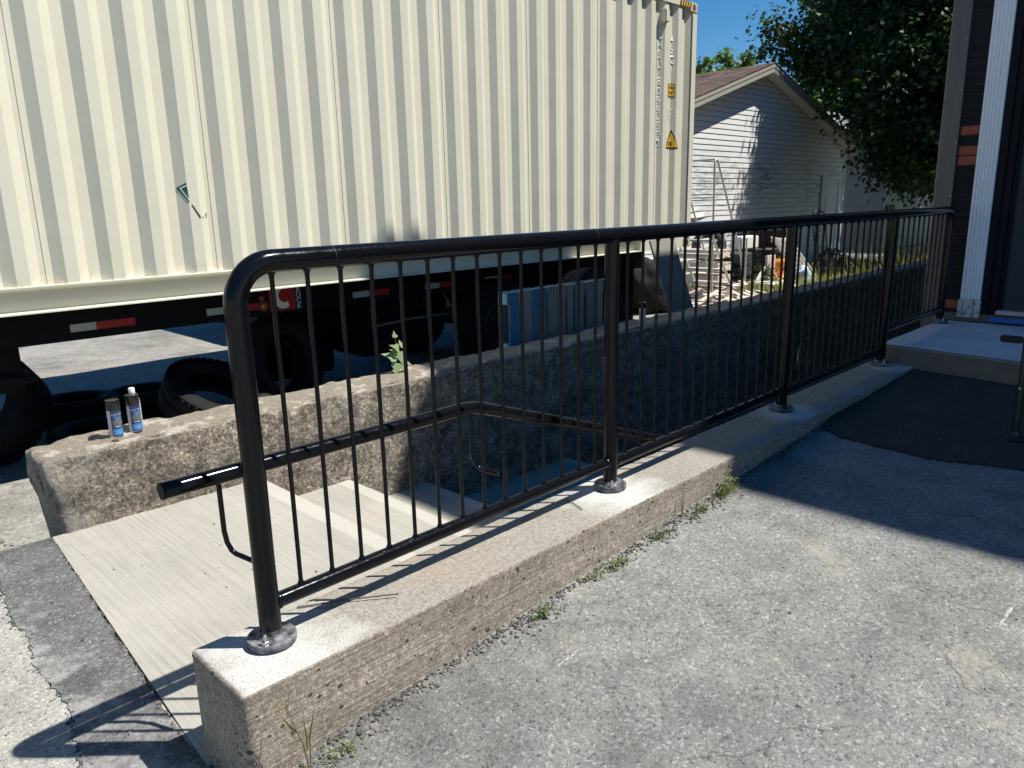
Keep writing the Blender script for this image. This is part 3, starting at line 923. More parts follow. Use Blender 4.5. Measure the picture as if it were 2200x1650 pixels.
# stair handrail on the inner face of the curb
hr = thing('stair_handrail', 'black stair handrail with capped end on bent rod brackets inside the railing', 'handrail', (0.67, 2.008, 0.447))
hp = [(0.672, 2.008, 0.452), (1.2, 2.008, 0.452), (1.74, 2.008, 0.452), (1.80, 2.008, 0.447), (1.86, 2.008, 0.43), (2.40, 2.008, 0.243), (3.0, 2.008, 0.033), (4.4, 2.008, -0.457)]
MB().tube(hp, 0.0242, 24).build('rail', M['black'], hr, smooth=40)
MB().tube([(0.668, 2.008, 0.452), (0.675, 2.008, 0.452)], 0.0246, 24).build('end_cap', M['chassis'], hr)
for bx, zr in ((0.825, 0.455), (1.785, 0.452), (2.9, 0.07)):
    z1 = zr - 0.022
    p = [(bx, 2.008, z1), (bx, 2.008, zr-0.17), (bx+0.003, 2.004, zr-0.205), (bx+0.008, 1.99, zr-0.228), (bx+0.015, 1.98, zr-0.238), (bx+0.04, 1.91, zr-0.25)]
    MB().tube(p, 0.0075, 12).build('bracket', M['black'], hr, smooth=50)

# ------------------------------------------------------------------ shipping container
CX1, CX0 = 8.76, -3.43
CY, CZ0, CZ1 = 5.40, 0.578, 3.505
cont = thing('shipping_container', 'long cream corrugated steel shipping container up on a black trailer', 'container', (2.7, 6.6, CZ0))
PITCH = 0.2775
xb = 1.25            # centre of a bright bevel
OUT, INN = 0.008, 0.050
def cor_breaks(x0, x1):
    bs = []
    k = math.floor((x0 - xb)/PITCH) - 1
    while xb + k*PITCH < x1 + PITCH:
        c = xb + k*PITCH
        bs += [(c-0.033, OUT), (c+0.033, INN), (c+0.033+0.071, INN), (c+0.033+0.071+0.066, OUT)]
        k += 1
    return bs
BR = cor_breaks(CX0, CX1)
def cor_y(x):
    for (a, ya), (b_, yb_) in zip(BR, BR[1:]):
        if a <= x <= b_:
            return CY + ya + (yb_-ya)*(x-a)/(b_-a)
    return CY + OUT
zlo, zhi = 0.742, 3.44
seam_k = [k for k in range(-18, 26) if k % 4 == 0 or k == 6]
seams = sorted([xb + k*PITCH + 0.034 + 0.035 for k in range(-16, 26, 4)])
edges = [CX0+0.10] + [s for s in seams if CX0+0.3 < s < CX1-0.3] + [CX1-0.125]
for a, b_ in zip(edges, edges[1:]):
    xs = [a] + [x for x, _ in BR if a + 1e-4 < x < b_ - 1e-4] + [b_]
    mb = MB()
    for p, q in zip(xs, xs[1:]):
        yp, yq = cor_y(p), cor_y(q)
        mb.add([(p, yp, zlo), (q, yq, zlo), (q, yq, zhi), (p, yp, zhi)], [(0, 1, 2, 3)])
    mb.build('side_panel', M['cream'], cont)
    if b_ < CX1-0.2:
        mb = MB(); mb.box((b_-0.0035, cor_y(b_)-0.004, zlo), (b_+0.0035, cor_y(b_)+0.01, zhi)); mb.build('panel_seam', M['cream'], cont)
# bottom rail: a channel with an upper ledge, a set-back web and a lip that catches the sun
prof = [(CY+0.075, 0.748), (CY+0.001, 0.748), (CY-0.001, 0.742), (CY+0.001, 0.730), (CY+0.060, 0.722), (CY+0.066, 0.712), (CY+0.066, 0.596), (CY+0.060, 0.590), (CY-0.012, 0.586), (CY-0.012, 0.578), (CY+0.075, 0.578)]
mb = MB(); mb.prism(prof, 'X', CX0+0.16, 7.66); mb.build('bottom_rail', M['cream'], cont, fix=True)
mb = MB(); mb.box((7.66, CY+0.004, 0.578), (CX1-0.16, CY+0.075, 0.748)); mb.build('bottom_rail', M['cream'], cont)
mb = MB(); mb.box((CX0+0.16, CY-0.004, zhi-0.012), (CX1-0.165, CY+0.06, CZ1-0.012)); mb.build('top_rail', M['cream'], cont)
for x in (CX0, CX1-0.105):
    mb = MB(); mb.bevbox((x, CY-0.003, CZ0+0.12), (x+0.105, CY+0.16, CZ1-0.12), 0.006); mb.build('corner_post', M['cream'], cont)
    mb = MB(); mb.bevbox((x, CY+2.28, CZ0+0.12), (x+0.105, CY+2.441, CZ1-0.12), 0.006); mb.build('corner_post', M['cream'], cont)
for x in (CX0-0.006, CX1-0.172):
    for z in (CZ0, CZ1-0.118):
        for y in (CY-0.006, CY+2.27):
            mb = MB(); mb.bevbox((x, y, z), (x+0.178, y+0.170, z+0.118), 0.012)
            c = mb.build('corner_casting', M['casting'], cont)
            if y < CY:
                hm = MB()
                hm.prism([(x+0.089+0.028*math.cos(q)*1.0, z+0.059+0.038*math.sin(q)) for q in lin(0, 2*math.pi*15/16, 16)], 'Y', y-0.002, y+0.01)
                hm.build('casting_hole', M['gap_dark'], c, fix=True)
mb = MB(); mb.box((CX0+0.02, CY+0.03, CZ1-0.05), (CX1-0.02, CY+2.40, CZ1-0.02)); mb.build('roof', M['cream'], cont)
mb = MB(); mb.box((CX0+0.16, CY+0.09, CZ0+0.03), (CX1-0.16, CY+2.38, CZ0+0.13)); mb.build('floor', M['brownwood'], cont)
mb = MB(); mb.box((CX0+0.1, CY+2.39, CZ0+0.02), (CX1-0.1, CY+2.43, CZ1-0.04)); mb.build('far_side', M['cream'], cont)
for x in (CX0+0.03, CX1-0.07):
    mb = MB(); mb.box((x, CY+0.10, CZ0+0.1), (x+0.04, CY+2.36, CZ1-0.1)); mb.build('end_wall', M['cream'], cont)
for z in (3.18, 2.43, 1.30, 0.95):
    mb = MB(); mb.box((CX1-0.004, CY+0.012, z-0.05), (CX1+0.016, CY+0.05, z+0.05)); mb.build('door_hinge', M['gap_dark'], cont)
# ventilator
mb = MB(); mb.bevbox((8.035, CY-0.035, 3.20), (8.115, CY+0.05, 3.345), 0.01); v_ = mb.build('vent', M['cream'], cont)
for zz in (3.365, 3.175):
    mb = MB(); mb.box((8.04, CY+0.03, zz-0.008), (8.10, CY+0.045, zz+0.008)); mb.build('vent_screw', M['gap_dark'], v_)
# hazard stripes at the end of the top rail
for k in range(9):
    x = 8.36 + k*0.026
    mb = MB()
    mb.prism([(x, 3.435), (x+0.026, 3.435), (x+0.044, 3.492), (x+0.018, 3.492)], 'Y', CY-0.0075, CY-0.0045)
    mb.build('hazard_stripe', M['yellow'] if k % 2 else M['black_print'], cont, fix=True)
def drape(poly, name, mat, off=0.003, th=0.001, parent=None):
    # a decal stuck on the corrugated side, following its folds
    xs_ = [p[0] for p in poly]
    x0_, x1_ = min(xs_), max(xs_)
    cuts = [x0_] + [x for x, _ in BR if x0_ + 1e-4 < x < x1_ - 1e-4] + [x1_]
    cuts = sorted(set(cuts + [c for c in xs_]))
    def span(x):
        zs = []
        for (p, q) in zip(poly, poly[1:] + poly[:1]):
            lo_, hi_ = min(p[0], q[0]), max(p[0], q[0])
            if lo_ - 1e-9 <= x <= hi_ + 1e-9:
                if abs(p[0]-q[0]) < 1e-9: zs += [p[1], q[1]]
                else: zs.append(p[1] + (q[1]-p[1])*(x-p[0])/(q[0]-p[0]))
        return min(zs), max(zs)
    m = MB()
    for a, b2 in zip(cuts, cuts[1:]):
        if b2 - a < 1e-5: continue
        la, ha = span(a + 1e-6); lb, hb = span(b2 - 1e-6)
        ya, yb2 = cor_y(a)-off, cor_y(b2)-off
        m.add([(a, ya, la), (b2, yb2, lb), (b2, yb2, hb), (a, ya, ha)], [(0, 1, 2, 3)])
    return m.build(name, mat, parent or cont)
def wall_text(body, x, z, size, name, mat, w=None, off=0.003, sx=1.0, parent=None):
    vs, fs = text_mesh(body, size, bold=size*0.012)
    m = MB()
    m.add([(x + v.x*sx, cor_y(x + v.x*sx) - off - v.z*0.5, z + v.y) for v in vs], fs)
    return m.build(name, mat, parent or cont)
kx = xb + 25*PITCH + 0.034 + 0.035
kx0 = xb + 24*PITCH + 0.034 + 0.03
z = 3.09
for ch in 'CHSU 809953':
    if ch != ' ':
        wall_text(ch, 8.022, z-0.03, 0.128, 'number_marking', M['white_print'], sx=0.80)
    z -= 0.107 if ch != ' ' else 0.085
z -= 0.02
wall_text('4', 8.022, z-0.03, 0.105, 'number_marking', M['white_print'], sx=0.8)
for (a, b_, c, d) in ((7.975, 8.07, z+0.035, z+0.043), (7.975, 8.07, z-0.098, z-0.09), (7.975, 7.983, z-0.09, z+0.035), (8.062, 8.07, z-0.09, z+0.035)):
    drape([(a, c), (b_, c), (b_, d), (a, d)], 'number_box', M['white_print'])
z = 3.04
for ch in '45G1':
    wall_text(ch, 8.285, z, 0.128, 'type_marking', M['white_print'], sx=0.8)
    z -= 0.112
hl = drape([(8.235, 2.395), (8.335, 2.395), (8.335, 2.548), (8.235, 2.548)], 'height_label', M['black_print'], 0.003)
drape([(8.242, 2.404), (8.327, 2.404), (8.327, 2.539), (8.242, 2.539)], 'label_face', M['yellow'], 0.0045, parent=hl)
wall_text('2.9m', 8.284, 2.505, 0.046, 'label_text', M['black_print'], off=0.006, sx=0.75, parent=hl)
wall_text('9\'6"', 8.284, 2.440, 0.052, 'label_text', M['black_print'], off=0.006, sx=0.75, parent=hl)
for (a, b_, c, d) in ((8.24, 8.345, 2.262, 2.268), (8.24, 8.345, 2.172, 2.178), (8.24, 8.246, 2.178, 2.262), (8.339, 8.345, 2.178, 2.262)):
    drape([(a, c), (b_, c), (b_, d), (a, d)], 'emblem_box', M['white_print'])
wall_text('IC', 8.292, 2.234, 0.05, 'emblem_text', M['white_print'], sx=0.8)
wall_text('UIC', 8.292, 2.195, 0.036, 'emblem_text', M['white_print'], sx=0.8)
wall_text('87', 8.282, 2.145, 0.055, 'emblem_text', M['white_print'], sx=0.8)
wl = drape([(8.196, 1.795), (8.418, 1.795), (8.307, 2.02)], 'warning_label', M['black_print'], 0.003)
drape([(8.218, 1.811), (8.396, 1.811), (8.307, 1.988)], 'label_face', M['yellow'], 0.0045, parent=wl)
wall_text('SUPER', 8.285, 1.866, 0.030, 'label_text', M['black_print'], off=0.006, sx=0.7, parent=wl)
wall_text('HEAVY', 8.285, 1.838, 0.030, 'label_text', M['black_print'], off=0.006, sx=0.7, parent=wl)
# remains of a green sticker
gx = 2.20
st = drape([(gx-0.012, 1.336), (gx+0.05, 1.372), (gx+0.058, 1.236)], 'sticker_remnant', M['green_sticker'])
drape([(gx+0.008, 1.335), (gx+0.050, 1.357), (gx+0.050, 1.348), (gx+0.017, 1.332)], 'sticker_line', M['white_sticker'], 0.0045, parent=st)
drape([(gx+0.008, 1.335), (gx+0.017, 1.332), (gx+0.057, 1.258), (gx+0.056, 1.247)], 'sticker_line', M['white_sticker'], 0.0045, parent=st)
for poly in ([(gx+0.068, 1.224), (gx+0.076, 1.224), (gx+0.126, 1.136), (gx+0.120, 1.128)], [(gx+0.140, 1.140), (gx+0.150, 1.134), (gx+0.144, 1.122)], [(gx+0.172, 1.154), (gx+0.186, 1.170), (gx+0.176, 1.120)]):
    drape(poly, 'sticker_residue', M['black_print'])

# ------------------------------------------------------------------ trailer chassis under it
BY = 5.95
ch = thing('container_chassis', 'black trailer frame with red and white reflector strips under the cream container', 'trailer', (2.7, 6.6, -0.6))
for y in (BY, BY+1.2):
    mb = MB()
    mb.prism([(y, 0.30), (y+0.14, 0.30), (y+0.14, 0.325), (y+0.03, 0.325), (y+0.03, 0.53), (y+0.14, 0.53), (y+0.14, 0.555), (y, 0.555)], 'X', CX0+0.2, 8.5)
    mb.build('main_beam', M['chassis'], ch, fix=True)
for x in (-3.2, -0.5, 2.4, 5.0, 7.0, 8.4):
    mb = MB(); mb.box((x, BY+0.145, 0.42), (x+0.12, BY+1.195, 0.55)); mb.build('cross_member', M['chassis'], ch)
for (x, w1, w2) in ((1.40, 0.17, 0.27), (2.385, 0.17, 0.30), (3.76, 0.18, 0.24), (4.62, 0.18, 0.22), (5.44, 0.18, 0.22), (0.1, 0.18, 0.25)):
    mb = MB(); mb.box((x+0.13, BY-0.003, 0.36), (x+0.13+w1, BY-0.001, 0.415)); mb.build('reflector_strip', M['reflect_white'], ch)
    mb = MB(); mb.box((x+0.13+w1+0.001, BY-0.003, 0.36), (x+0.13+w1+w2, BY-0.001, 0.415)); mb.build('reflector_strip', M['reflect_red'], ch)
rotx = Matrix.Rotation(math.pi/2, 4, 'X')
for (x, z, r, m) in ((2.99, 0.455, 0.024, 'amber_dark'), (3.0, 0.385, 0.026, 'amber')):
    mb = MB(); mb.lathe([(r, 0), (r, 0.012), (r*0.8, 0.022), (r*0.3, 0.027)], 20, Matrix.Translation((x, BY-0.001, z)) @ rotx)
    lamp = mb.build('marker_lamp', M[m], ch, smooth=40)
    if m == 'amber':
        mb = MB(); mb.lathe([(r+0.002, 0), (r+0.020, 0), (r+0.020, 0.012), (r+0.002, 0.014)], 24, Matrix.Translation((x, BY-0.001, z)) @ rotx, closed=True)
        mb.build('lamp_ring', M['lamp_ring'], lamp, smooth=40)
mb = MB(); mb.box((3.06, BY-0.004, 0.328), (3.30, BY-0.001, 0.545)); pl = mb.build('logo_plate', M['logo_red'], ch)
mb = MB()
cxl, czl = 3.19, 0.445
arc = [math.radians(a) for a in range(60, 301, 12)]
outer = [(cxl + 0.098*math.cos(q), czl + 0.100*math.sin(q)) for q in arc]
inner = [(cxl + 0.012 + 0.058*math.cos(q), czl + 0.012 + 0.060*math.sin(q)) for q in arc]
n_ = len(arc)
mb.add([(p[0], BY-0.0062, p[1]) for p in outer] + [(p[0], BY-0.0062, p[1]) for p in inner], [(i, i+1, n_+i+1, n_+i) for i in range(n_-1)])
mb.build('logo_letter', M['white_sticker'], pl)
mb = MB(); mb.box((3.302, BY-0.004, 0.328), (3.365, BY-0.001, 0.545)); pb = mb.build('lettering_plate', M['logo_blue'], ch)
for i, c in enumerate('TRUCK'):
    vs, fs = text_mesh(c, 0.062)
    m = MB(); m.add([(3.333 + v.x, BY-0.006 - v.z*0.5, 0.537 - i*0.046 + v.y) for v in vs], fs); m.build('plate_letter', M['white_sticker'], pb)
def tyre_mesh(R, w, n=44, lugs=True):
    h = w/2
    ri = R*0.58
    pr = [(ri, -h*0.62), (ri*1.03, -h*0.78), (R*0.70, -h*0.97), (R*0.80, -h), (R*0.90, -h*0.95), (R*0.965, -h*0.84), (R*0.992, -h*0.68)]
    for c in (-0.36, 0.0, 0.36):
        g = 0.035
        pr += [(R, (c-g)*w*0.9), (R*0.975, (c-g+0.008)*w*0.9), (R*0.975, (c+g-0.008)*w*0.9), (R, (c+g)*w*0.9)]
    pr += [(R*0.992, h*0.68), (R*0.965, h*0.84), (R*0.90, h*0.95), (R*0.80, h), (R*0.70, h*0.97), (ri*1.03, h*0.78), (ri, h*0.62), (ri*1.04, h*0.5), (R*0.88, h*0.6), (R*0.92, 0), (R*0.88, -h*0.6), (ri*1.04, -h*0.5)]
    m = MB(); m.lathe(pr, n, None, closed=True)
    if lugs:
        for k in range(n):
            q = 2*math.pi*(k+0.5)/n
            for sgn in (-1, 1):
                rm = Matrix.Rotation(q, 4, 'Z')
                bx = MB(); bx.box((R*0.972, -R*0.052, min(sgn*h*0.50, sgn*h*0.90)), (R*0.990, R*0.052, max(sgn*h*0.50, sgn*h*0.90)))
                m.add([rm @ Vector(v) for v in bx.v], bx.f)
    return m
def axis_rot(axis, spin=0):
    return (Vector(axis).normalized().to_track_quat('Z', 'Y').to_matrix() @ Matrix.Rotation(spin, 3, 'Z')).to_euler()
wt = tyre_mesh(0.50, 0.27)
for x in (5.66, 6.98):
    for y in (5.86, 7.42):
        mm = Matrix.Translation((x, y, -0.10)) @ rotx
        m = MB(); m.add([mm @ Vector(v) for v in wt.v], wt.f)
        w = m.build('wheel', M['rubber'], ch, smooth=40)
        m = MB(); m.lathe([(0.29, 0.08), (0.27, 0.10), (0.22, 0.05), (0.12, 0.04), (0.11, 0.11), (0.06, 0.12)], 24, mm)
        m.build('rim', M['bar_steel'], w, smooth=40)
    m = MB(); m.tube([(x, 5.9, -0.10), (x, 7.4, -0.10)], 0.065, 14); m.build('axle', M['chassis'], ch)
mb = MB(); mb.prism([(5.2, 0.30), (7.5, 0.30), (7.3, 0.05), (6.9, 0.18), (6.3, 0.06), (5.7, 0.18), (5.35, 0.05)], 'Y', 6.15, 6.22); mb.build('spring_hanger', M['chassis'], ch, fix=True)
for y in (6.05, 7.25):
    mb = MB(); mb.box((1.05, y, -0.02), (1.22, y+0.14, 0.42)); lg = mb.build('landing_leg', M['chassis'], ch)
    mb = MB(); mb.bevbox((0.98, y-0.05, 0.03), (1.29, y+0.20, 0.10), 0.015); mb.build('leg_foot', M['chassis'], lg)
mb = MB(); mb.tube([(4.15, BY+0.05, 0.06), (4.6, BY+0.05, 0.08), (5.05, BY+0.05, 0.075)], 0.010, 8); mb.build('air_line', M['steel'], ch)
mb = MB(); mb.box((4.1, BY+0.03, 0.02), (4.14, BY+0.09, 0.31)); mb.build('bracket', M['chassis'], ch)
mb = MB(); mb.bevbox((4.2, 6.3, -0.30), (5.0, 6.9, 0.30), 0.03); mb.build('chassis_or_added_box', M['chassis'], ch)
mb = MB(); mb.bevbox((3.35, 6.75, -0.48), (4.15, 7.3, 0.30), 0.03); mb.build('chassis_or_added_box', M['chassis'], ch)  # dark box added to block the bright view through the upright tyre

# ------------------------------------------------------------------ loose tyres
def loose_tyre(R, w, loc, axis, label, mat='rubber', spin=0.0, group='old loose tyres lying about'):
    o = tyre_mesh(R, w).build('loose_tyre', M[mat], None, smooth=40)
    o.location = loc
    o.rotation_euler = axis_rot(axis, spin)
    return tag(o, label, 'tyre', group)
loose_tyre(0.50, 0.30, (1.00, 6.70, -0.28), (-0.55, -0.45, 0.75), 'big black tyre at the left edge tipped up against flat tyres under the trailer')
loose_tyre(0.33, 0.23, (1.79, 7.12, -0.47), (0.03, 0.02, 1), 'flat lying black tyre behind the shorter capped spray can')
loose_tyre(0.33, 0.23, (2.27, 6.98, -0.47), (-0.03, 0.03, 1), 'flat lying black tyre between the white capped bottle and the leaning truck tyre')
loose_tyre(0.43, 0.27, (2.50, 5.90, -0.31), (0.20, -0.42, 0.85), 'large tilted truck tyre behind the end post with a sunlit patch of tread')
loose_tyre(0.36, 0.20, (1.66, 6.08, -0.50), (0.02, -0.04, 1), 'flat lying black tyre directly behind the rough wall below the spray cans')
loose_tyre(0.43, 0.27, (3.28, 6.28, -0.19), (0.25, -1, 0.18), 'black tyre standing upright in deep shade below the truck lettering')
loose_tyre(0.56, 0.28, (6.20, 5.00, -0.05), (0.12, -1, 0.14), 'large bald tyre standing upright behind the blue pallet')

# ------------------------------------------------------------------ blue pallet
pal = thing('blue_pallet', 'wooden pallet of blue and bare boards standing on edge behind the rough wall', 'pallet', (5.14, 4.55, -0.6))
px = 4.485
pb_ = [(0.155, 'pal_grey'), (0.075, 'pal_blue'), (0.10, 'pal_blue'), (-0.03, None), (0.125, 'pal_mixed'), (0.115, 'pal_grey'), (-0.025, None), (0.085, 'pal_grey'), (-0.03, None), (0.125, 'pal_mixed'), (-0.035, None), (0.125, 'pal_blue'), (0.13, 'pal_grey'), (-0.03, None), (0.12, 'pal_mixed')]
x = 4.62
for w, m in pb_:
    if m:
        mb = MB(); mb.bevbox((x, 4.50 + random.uniform(-0.003, 0.003), -0.58), (x+w-0.006, 4.52, 0.448 + random.uniform(-0.006, 0.01)), 0.003)
        mb.build('deck_board', M[m], pal)
    x += abs(w)
xe = x
for zz in (0.335, -0.10, -0.56):
    mb = MB(); mb.bevbox((4.49, 4.522, zz), (xe, 4.62, zz+0.105), 0.004); mb.build('stringer', M['pal_blue'], pal)
    mb = MB(); mb.box((4.486, 4.53, zz+0.008), (4.4895, 4.612, zz+0.098)); mb.build('end_grain', M['pal_pale'], pal)
x = 4.49
for k in range(9):
    mb = MB(); mb.bevbox((x, 4.622, -0.58), (x+0.115, 4.642, 0.445), 0.003); mb.build('back_board', M['pal_blue'] if k % 2 else M['pal_mixed'], pal)
    x += 0.15
mb = MB(); mb.bevbox((4.49, 4.5005, -0.58), (4.612, 4.5205, 0.34), 0.003); mb.build('deck_board', M['pal_blue'], pal)

# grey board leaning by the end of the container
lb = MB()
lb.bevbox((7.23, -0.012, 0), (7.72, 0.012, 1.42), 0.003)
rm = Matrix.Rotation(math.radians(-20), 4, 'X')
lb.v = [tuple(rm @ Vector((v[0], v[1], v[2]))) for v in lb.v]
o = lb.build('leaning_board', M['board_grey'], None)
o.location = (0.0, 4.50, -0.6)
tag(o, 'weathered grey board leaning beside the bottom corner of the container', 'board')
bb = MB(); bb.bevbox((7.83, 4.62, -0.6), (8.02, 4.82, -0.18), 0.02); o = bb.build('red_can', M['red_plastic'], None, origin=(7.92, 4.72, -0.6)); tag(o, 'small red container half hidden beside the leaning grey board', 'can')

# ------------------------------------------------------------------ pallet pile
pi = 0
plabels = ['bottom pallet of the bleached pile behind the rolling steps', 'second pallet up in the bleached pile behind the rolling steps', 'third pallet up in the bleached pile behind the rolling steps', 'top pallet of the bleached pile behind the rolling steps']
src = None
for i in range(4):
    z = -0.6 + i*0.235
    ox, oy = 12.75 + random.uniform(-0.05, 0.05), 7.50 + random.uniform(-0.06, 0.06)
    if src is None:
        src = thing('wooden_pallet', plabels[0], 'pallet', (ox, oy, z), (0, 0, 0.05), 'pile of bleached wooden pallets')
        for yy in (-0.37, -0.045, 0.28):
            mb = MB(); mb.bevbox((-0.28, yy, 0.022), (0.28, yy+0.09, 0.125), 0.004); mb.build('stringer', M['pallet'], src, local=True)
        for xx in lin(-0.28, 0.18, 4):
            mb = MB(); mb.bevbox((xx, -0.38, 0.127), (xx+0.10, 0.39, 0.149), 0.003); mb.build('deck_board', M['pallet'], src, local=True)
        for xx in (-0.28, -0.05, 0.18):
            mb = MB(); mb.bevbox((xx, -0.38, 0.0), (xx+0.10, 0.39, 0.020), 0.003); mb.build('bottom_board', M['pallet'], src, local=True)
        mb = MB(); mb.bevbox((-0.305, -0.38, 0.0), (-0.283, 0.39, 0.165), 0.003); mb.build('side_board', M['pallet'], src, local=True)
    else:
        copy_thing(src, (ox, oy, z), (0, 0, 0.05 + random.uniform(-0.05, 0.05)), plabels[i])
# scrap boards at the foot of the pile
for k, (x, y, z, a, tl, lab) in enumerate(((11.1, 6.0, -0.57, 0.5, 0.10, 'sunlit loose plank on the ground in front of the rolling steps'), (11.75, 6.1, -0.52, -0.4, 0.25, 'pale curved scrap panel propped below the rolling steps'), (10.9, 6.5, -0.56, 1.2, 0.06, 'short brown plank lying left of the rolling steps'))):
    mb = MB(); mb.bevbox((-0.45, -0.09, -0.012), (0.45, 0.09, 0.012), 0.003)
    o = mb.build('scrap_board', M['pallet'] if k != 2 else M['redwood'], None)
    o.location = (x, y, z); o.rotation_euler = (tl, 0.08, a)
    tag(o, lab, 'board', 'scrap boards on the yard')

# ------------------------------------------------------------------ rolling steps
ld = thing('rolling_ladder', 'tall grey rolling step ladder with bent handrails standing by the white garage', 'ladder', (11.6, 6.85, -0.6))
ya, yb = 6.52, 7.22
def lx(z): return 11.5 + (0.26 - z)*0.80
for y in (ya, yb):
    MB().tube([(lx(-0.58), y, -0.58), (lx(0.55), y, 0.55)], 0.020, 10).build('stringer', M['alu'], ld, smooth=50)
    MB().tube([(11.30, y, -0.58), (11.27, y, 0.6), (11.24, y, 1.70), (11.25, y, 1.78), (11.29, y, 1.80), (11.33, y, 1.77), (11.75, y, 1.05), (12.23, y, 0.22), (lx(-0.5)+0.28, y, -0.35)], 0.017, 10).build('handrail', M['alu'], ld, smooth=60)
    MB().tube([(12.42, y, -0.58), (12.42, y, 0.50)], 0.016, 10).build('front_leg', M['alu'], ld, smooth=50)
    MB().tube([(11.30, y, 0.30), (lx(0.26), y, 0.26)], 0.013, 8).build('brace', M['alu'], ld)
MB().tube([(11.27, ya, 1.795), (11.27, yb, 1.795)], 0.016, 10).build('top_bar', M['alu'], ld, smooth=50)
MB().tube([(11.26, ya, 1.20), (11.26, yb, 1.20)], 0.013, 10).build('middle_bar', M['alu'], ld, smooth=50)
for z in (0.51, 0.26, -0.0, -0.245, -0.48):
    mb = MB(); mb.bevbox((lx(z)-0.09, ya-0.01, z-0.022), (lx(z)+0.10, yb+0.01, z+0.012), 0.004); mb.build('step', M['alu'], ld)

# ------------------------------------------------------------------ things by the garage
GX, GY = 16.7, 8.6
tz = [-0.48, -0.24, 0.0]
for (x, y, who) in ((14.15, 7.7, 'left'), (15.55, 7.7, 'right')):
    for k, z in enumerate(tz):
        pos = ['bottom', 'middle', 'top'][k]
        loose_tyre(0.37 + 0.02*k, 0.235, (x + random.uniform(-0.05, 0.05), y + random.uniform(-0.05, 0.05), z), (random.uniform(-0.05, 0.05), random.uniform(-0.05, 0.05), 1),
                   pos + ' tyre of the ' + who + ' tyre stack in front of the white garage', 'rubber_grey', random.random(), 'stacked tyres by the garage')
loose_tyre(0.33, 0.22, (13.6, 7.95, 0.27), (-0.6, -0.7, 0.35), 'grey tyre propped on edge on the tyre stack beside the rolling steps', 'rubber_grey', 0.3, 'stacked tyres by the garage')
mb = MB(); mb.bevbox((14.55, 7.75, 0.14), (15.3, 8.0, 0.40), 0.02); o = mb.build('white_box', M['white_paint'], None, origin=(14.9, 7.9, 0.14)); tag(o, 'bright white box lying on top of the tyre stacks', 'box')
rf = thing('red_wood_frame', 'red brown slatted wooden frame standing behind the right tyre stack', 'frame', (16.2, 8.35, -0.6))
for k in range(4):
    mb = MB(); mb.bevbox((15.85+k*0.2, 8.30, -0.6), (15.95+k*0.2, 8.34, 0.55), 0.004); mb.build('slat', M['redwood'], rf)
mb = MB(); mb.bevbox((15.8, 8.345, 0.40), (16.6, 8.38, 0.50), 0.004); mb.build('rail', M['redwood'], rf)
mb = MB(); mb.bevbox((16.7, 8.1, 0.12), (17.6, 8.45, 0.42), 0.01); o = mb.build('wooden_box', M['brownwood'], None, origin=(17.1, 8.3, 0.12)); 
mb = MB(); mb.bevbox((16.7, 8.05, -0.6), (17.6, 8.45, 0.11), 0.01); o2 = mb.build('wooden_crate', M['brownwood'], None, origin=(17.1, 8.25, -0.6)); tag(o2, 'large dark brown crate standing behind the white slatted frame', 'crate')
tag(o, 'small dark brown box on top of the larger crate behind the white slatted frame', 'box')
fr = thing('slatted_frame', 'white slatted wooden bed frame leaning at a slant in front of the garage', 'frame', (15.3, 6.9, -0.6))
for k in range(6):
    a = Vector((14.72 + k*0.17, 7.18, 0.40 - 0.02*k)); b_ = Vector((15.42 + k*0.17, 6.84, -0.54))
    d = (b_-a)
    q = d.to_track_quat('Z', 'Y').to_matrix().to_4x4()
    mb = MB(); mb.bevbox((-0.035, -0.012, 0), (0.035, 0.012, d.length), 0.003)
    mb.v = [tuple(q @ Vector(v) + a) for v in mb.v]
    mb.build('slat', M['white_paint'], fr)
for tt in (0.08, 0.92):
    a = Vector((14.68, 7.21, 0.40)).lerp(Vector((15.38, 6.87, -0.54)), tt)
    mb = MB(); mb.bevbox((a.x, a.y, a.z-0.03), (a.x+0.98, a.y+0.025, a.z+0.03), 0.003); mb.build('cross_rail', M['white_paint'], fr)
pk = thing('panel_seat', 'pale pink upright panel standing on a white base by the orange plastic', 'panel', (14.6, 6.95, -0.6))
mb = MB(); mb.bevbox((14.25, 7.02, -0.44), (14.62, 7.07, 0.06), 0.012); mb.build('back_panel', M['pink'], pk)
mb = MB(); mb.bevbox((13.85, 6.72, -0.50), (14.75, 7.08, -0.445), 0.012); mb.build('base', M['white_paint'], pk)
mb = MB(); mb.prism([(13.86, -0.443), (14.10, -0.443), (14.22, -0.15), (14.16, -0.15)], 'Y', 7.03, 7.07); mb.build('side_panel', M['white_paint'], pk, fix=True)
for xx in (13.9, 14.65):
    mb = MB(); mb.box((xx, 6.75, -0.6), (xx+0.05, 7.05, -0.501)); mb.build('foot', M['white_paint'], pk)
OX = -0.55
og = thing('orange_chair', 'bright orange plastic chair tipped over in the grass by the slatted frame', 'chair', (15.15+OX, 6.85, -0.6))
mb = MB()
mb.grid(lambda u, v: (15.0 + OX + 0.32*u, 6.8 + 0.30*v + 0.10*u*u, -0.42 + 0.40*u + 0.10*(v-0.5)**2 - 0.12*math.sin(3*u)), lin(0, 1, 9), lin(0, 1, 7))
s_ = mb.build('seat_shell', M['orange'], og, smooth=True)
sm = s_.modifiers.new('thick', 'SOLIDIFY'); sm.thickness = 0.015
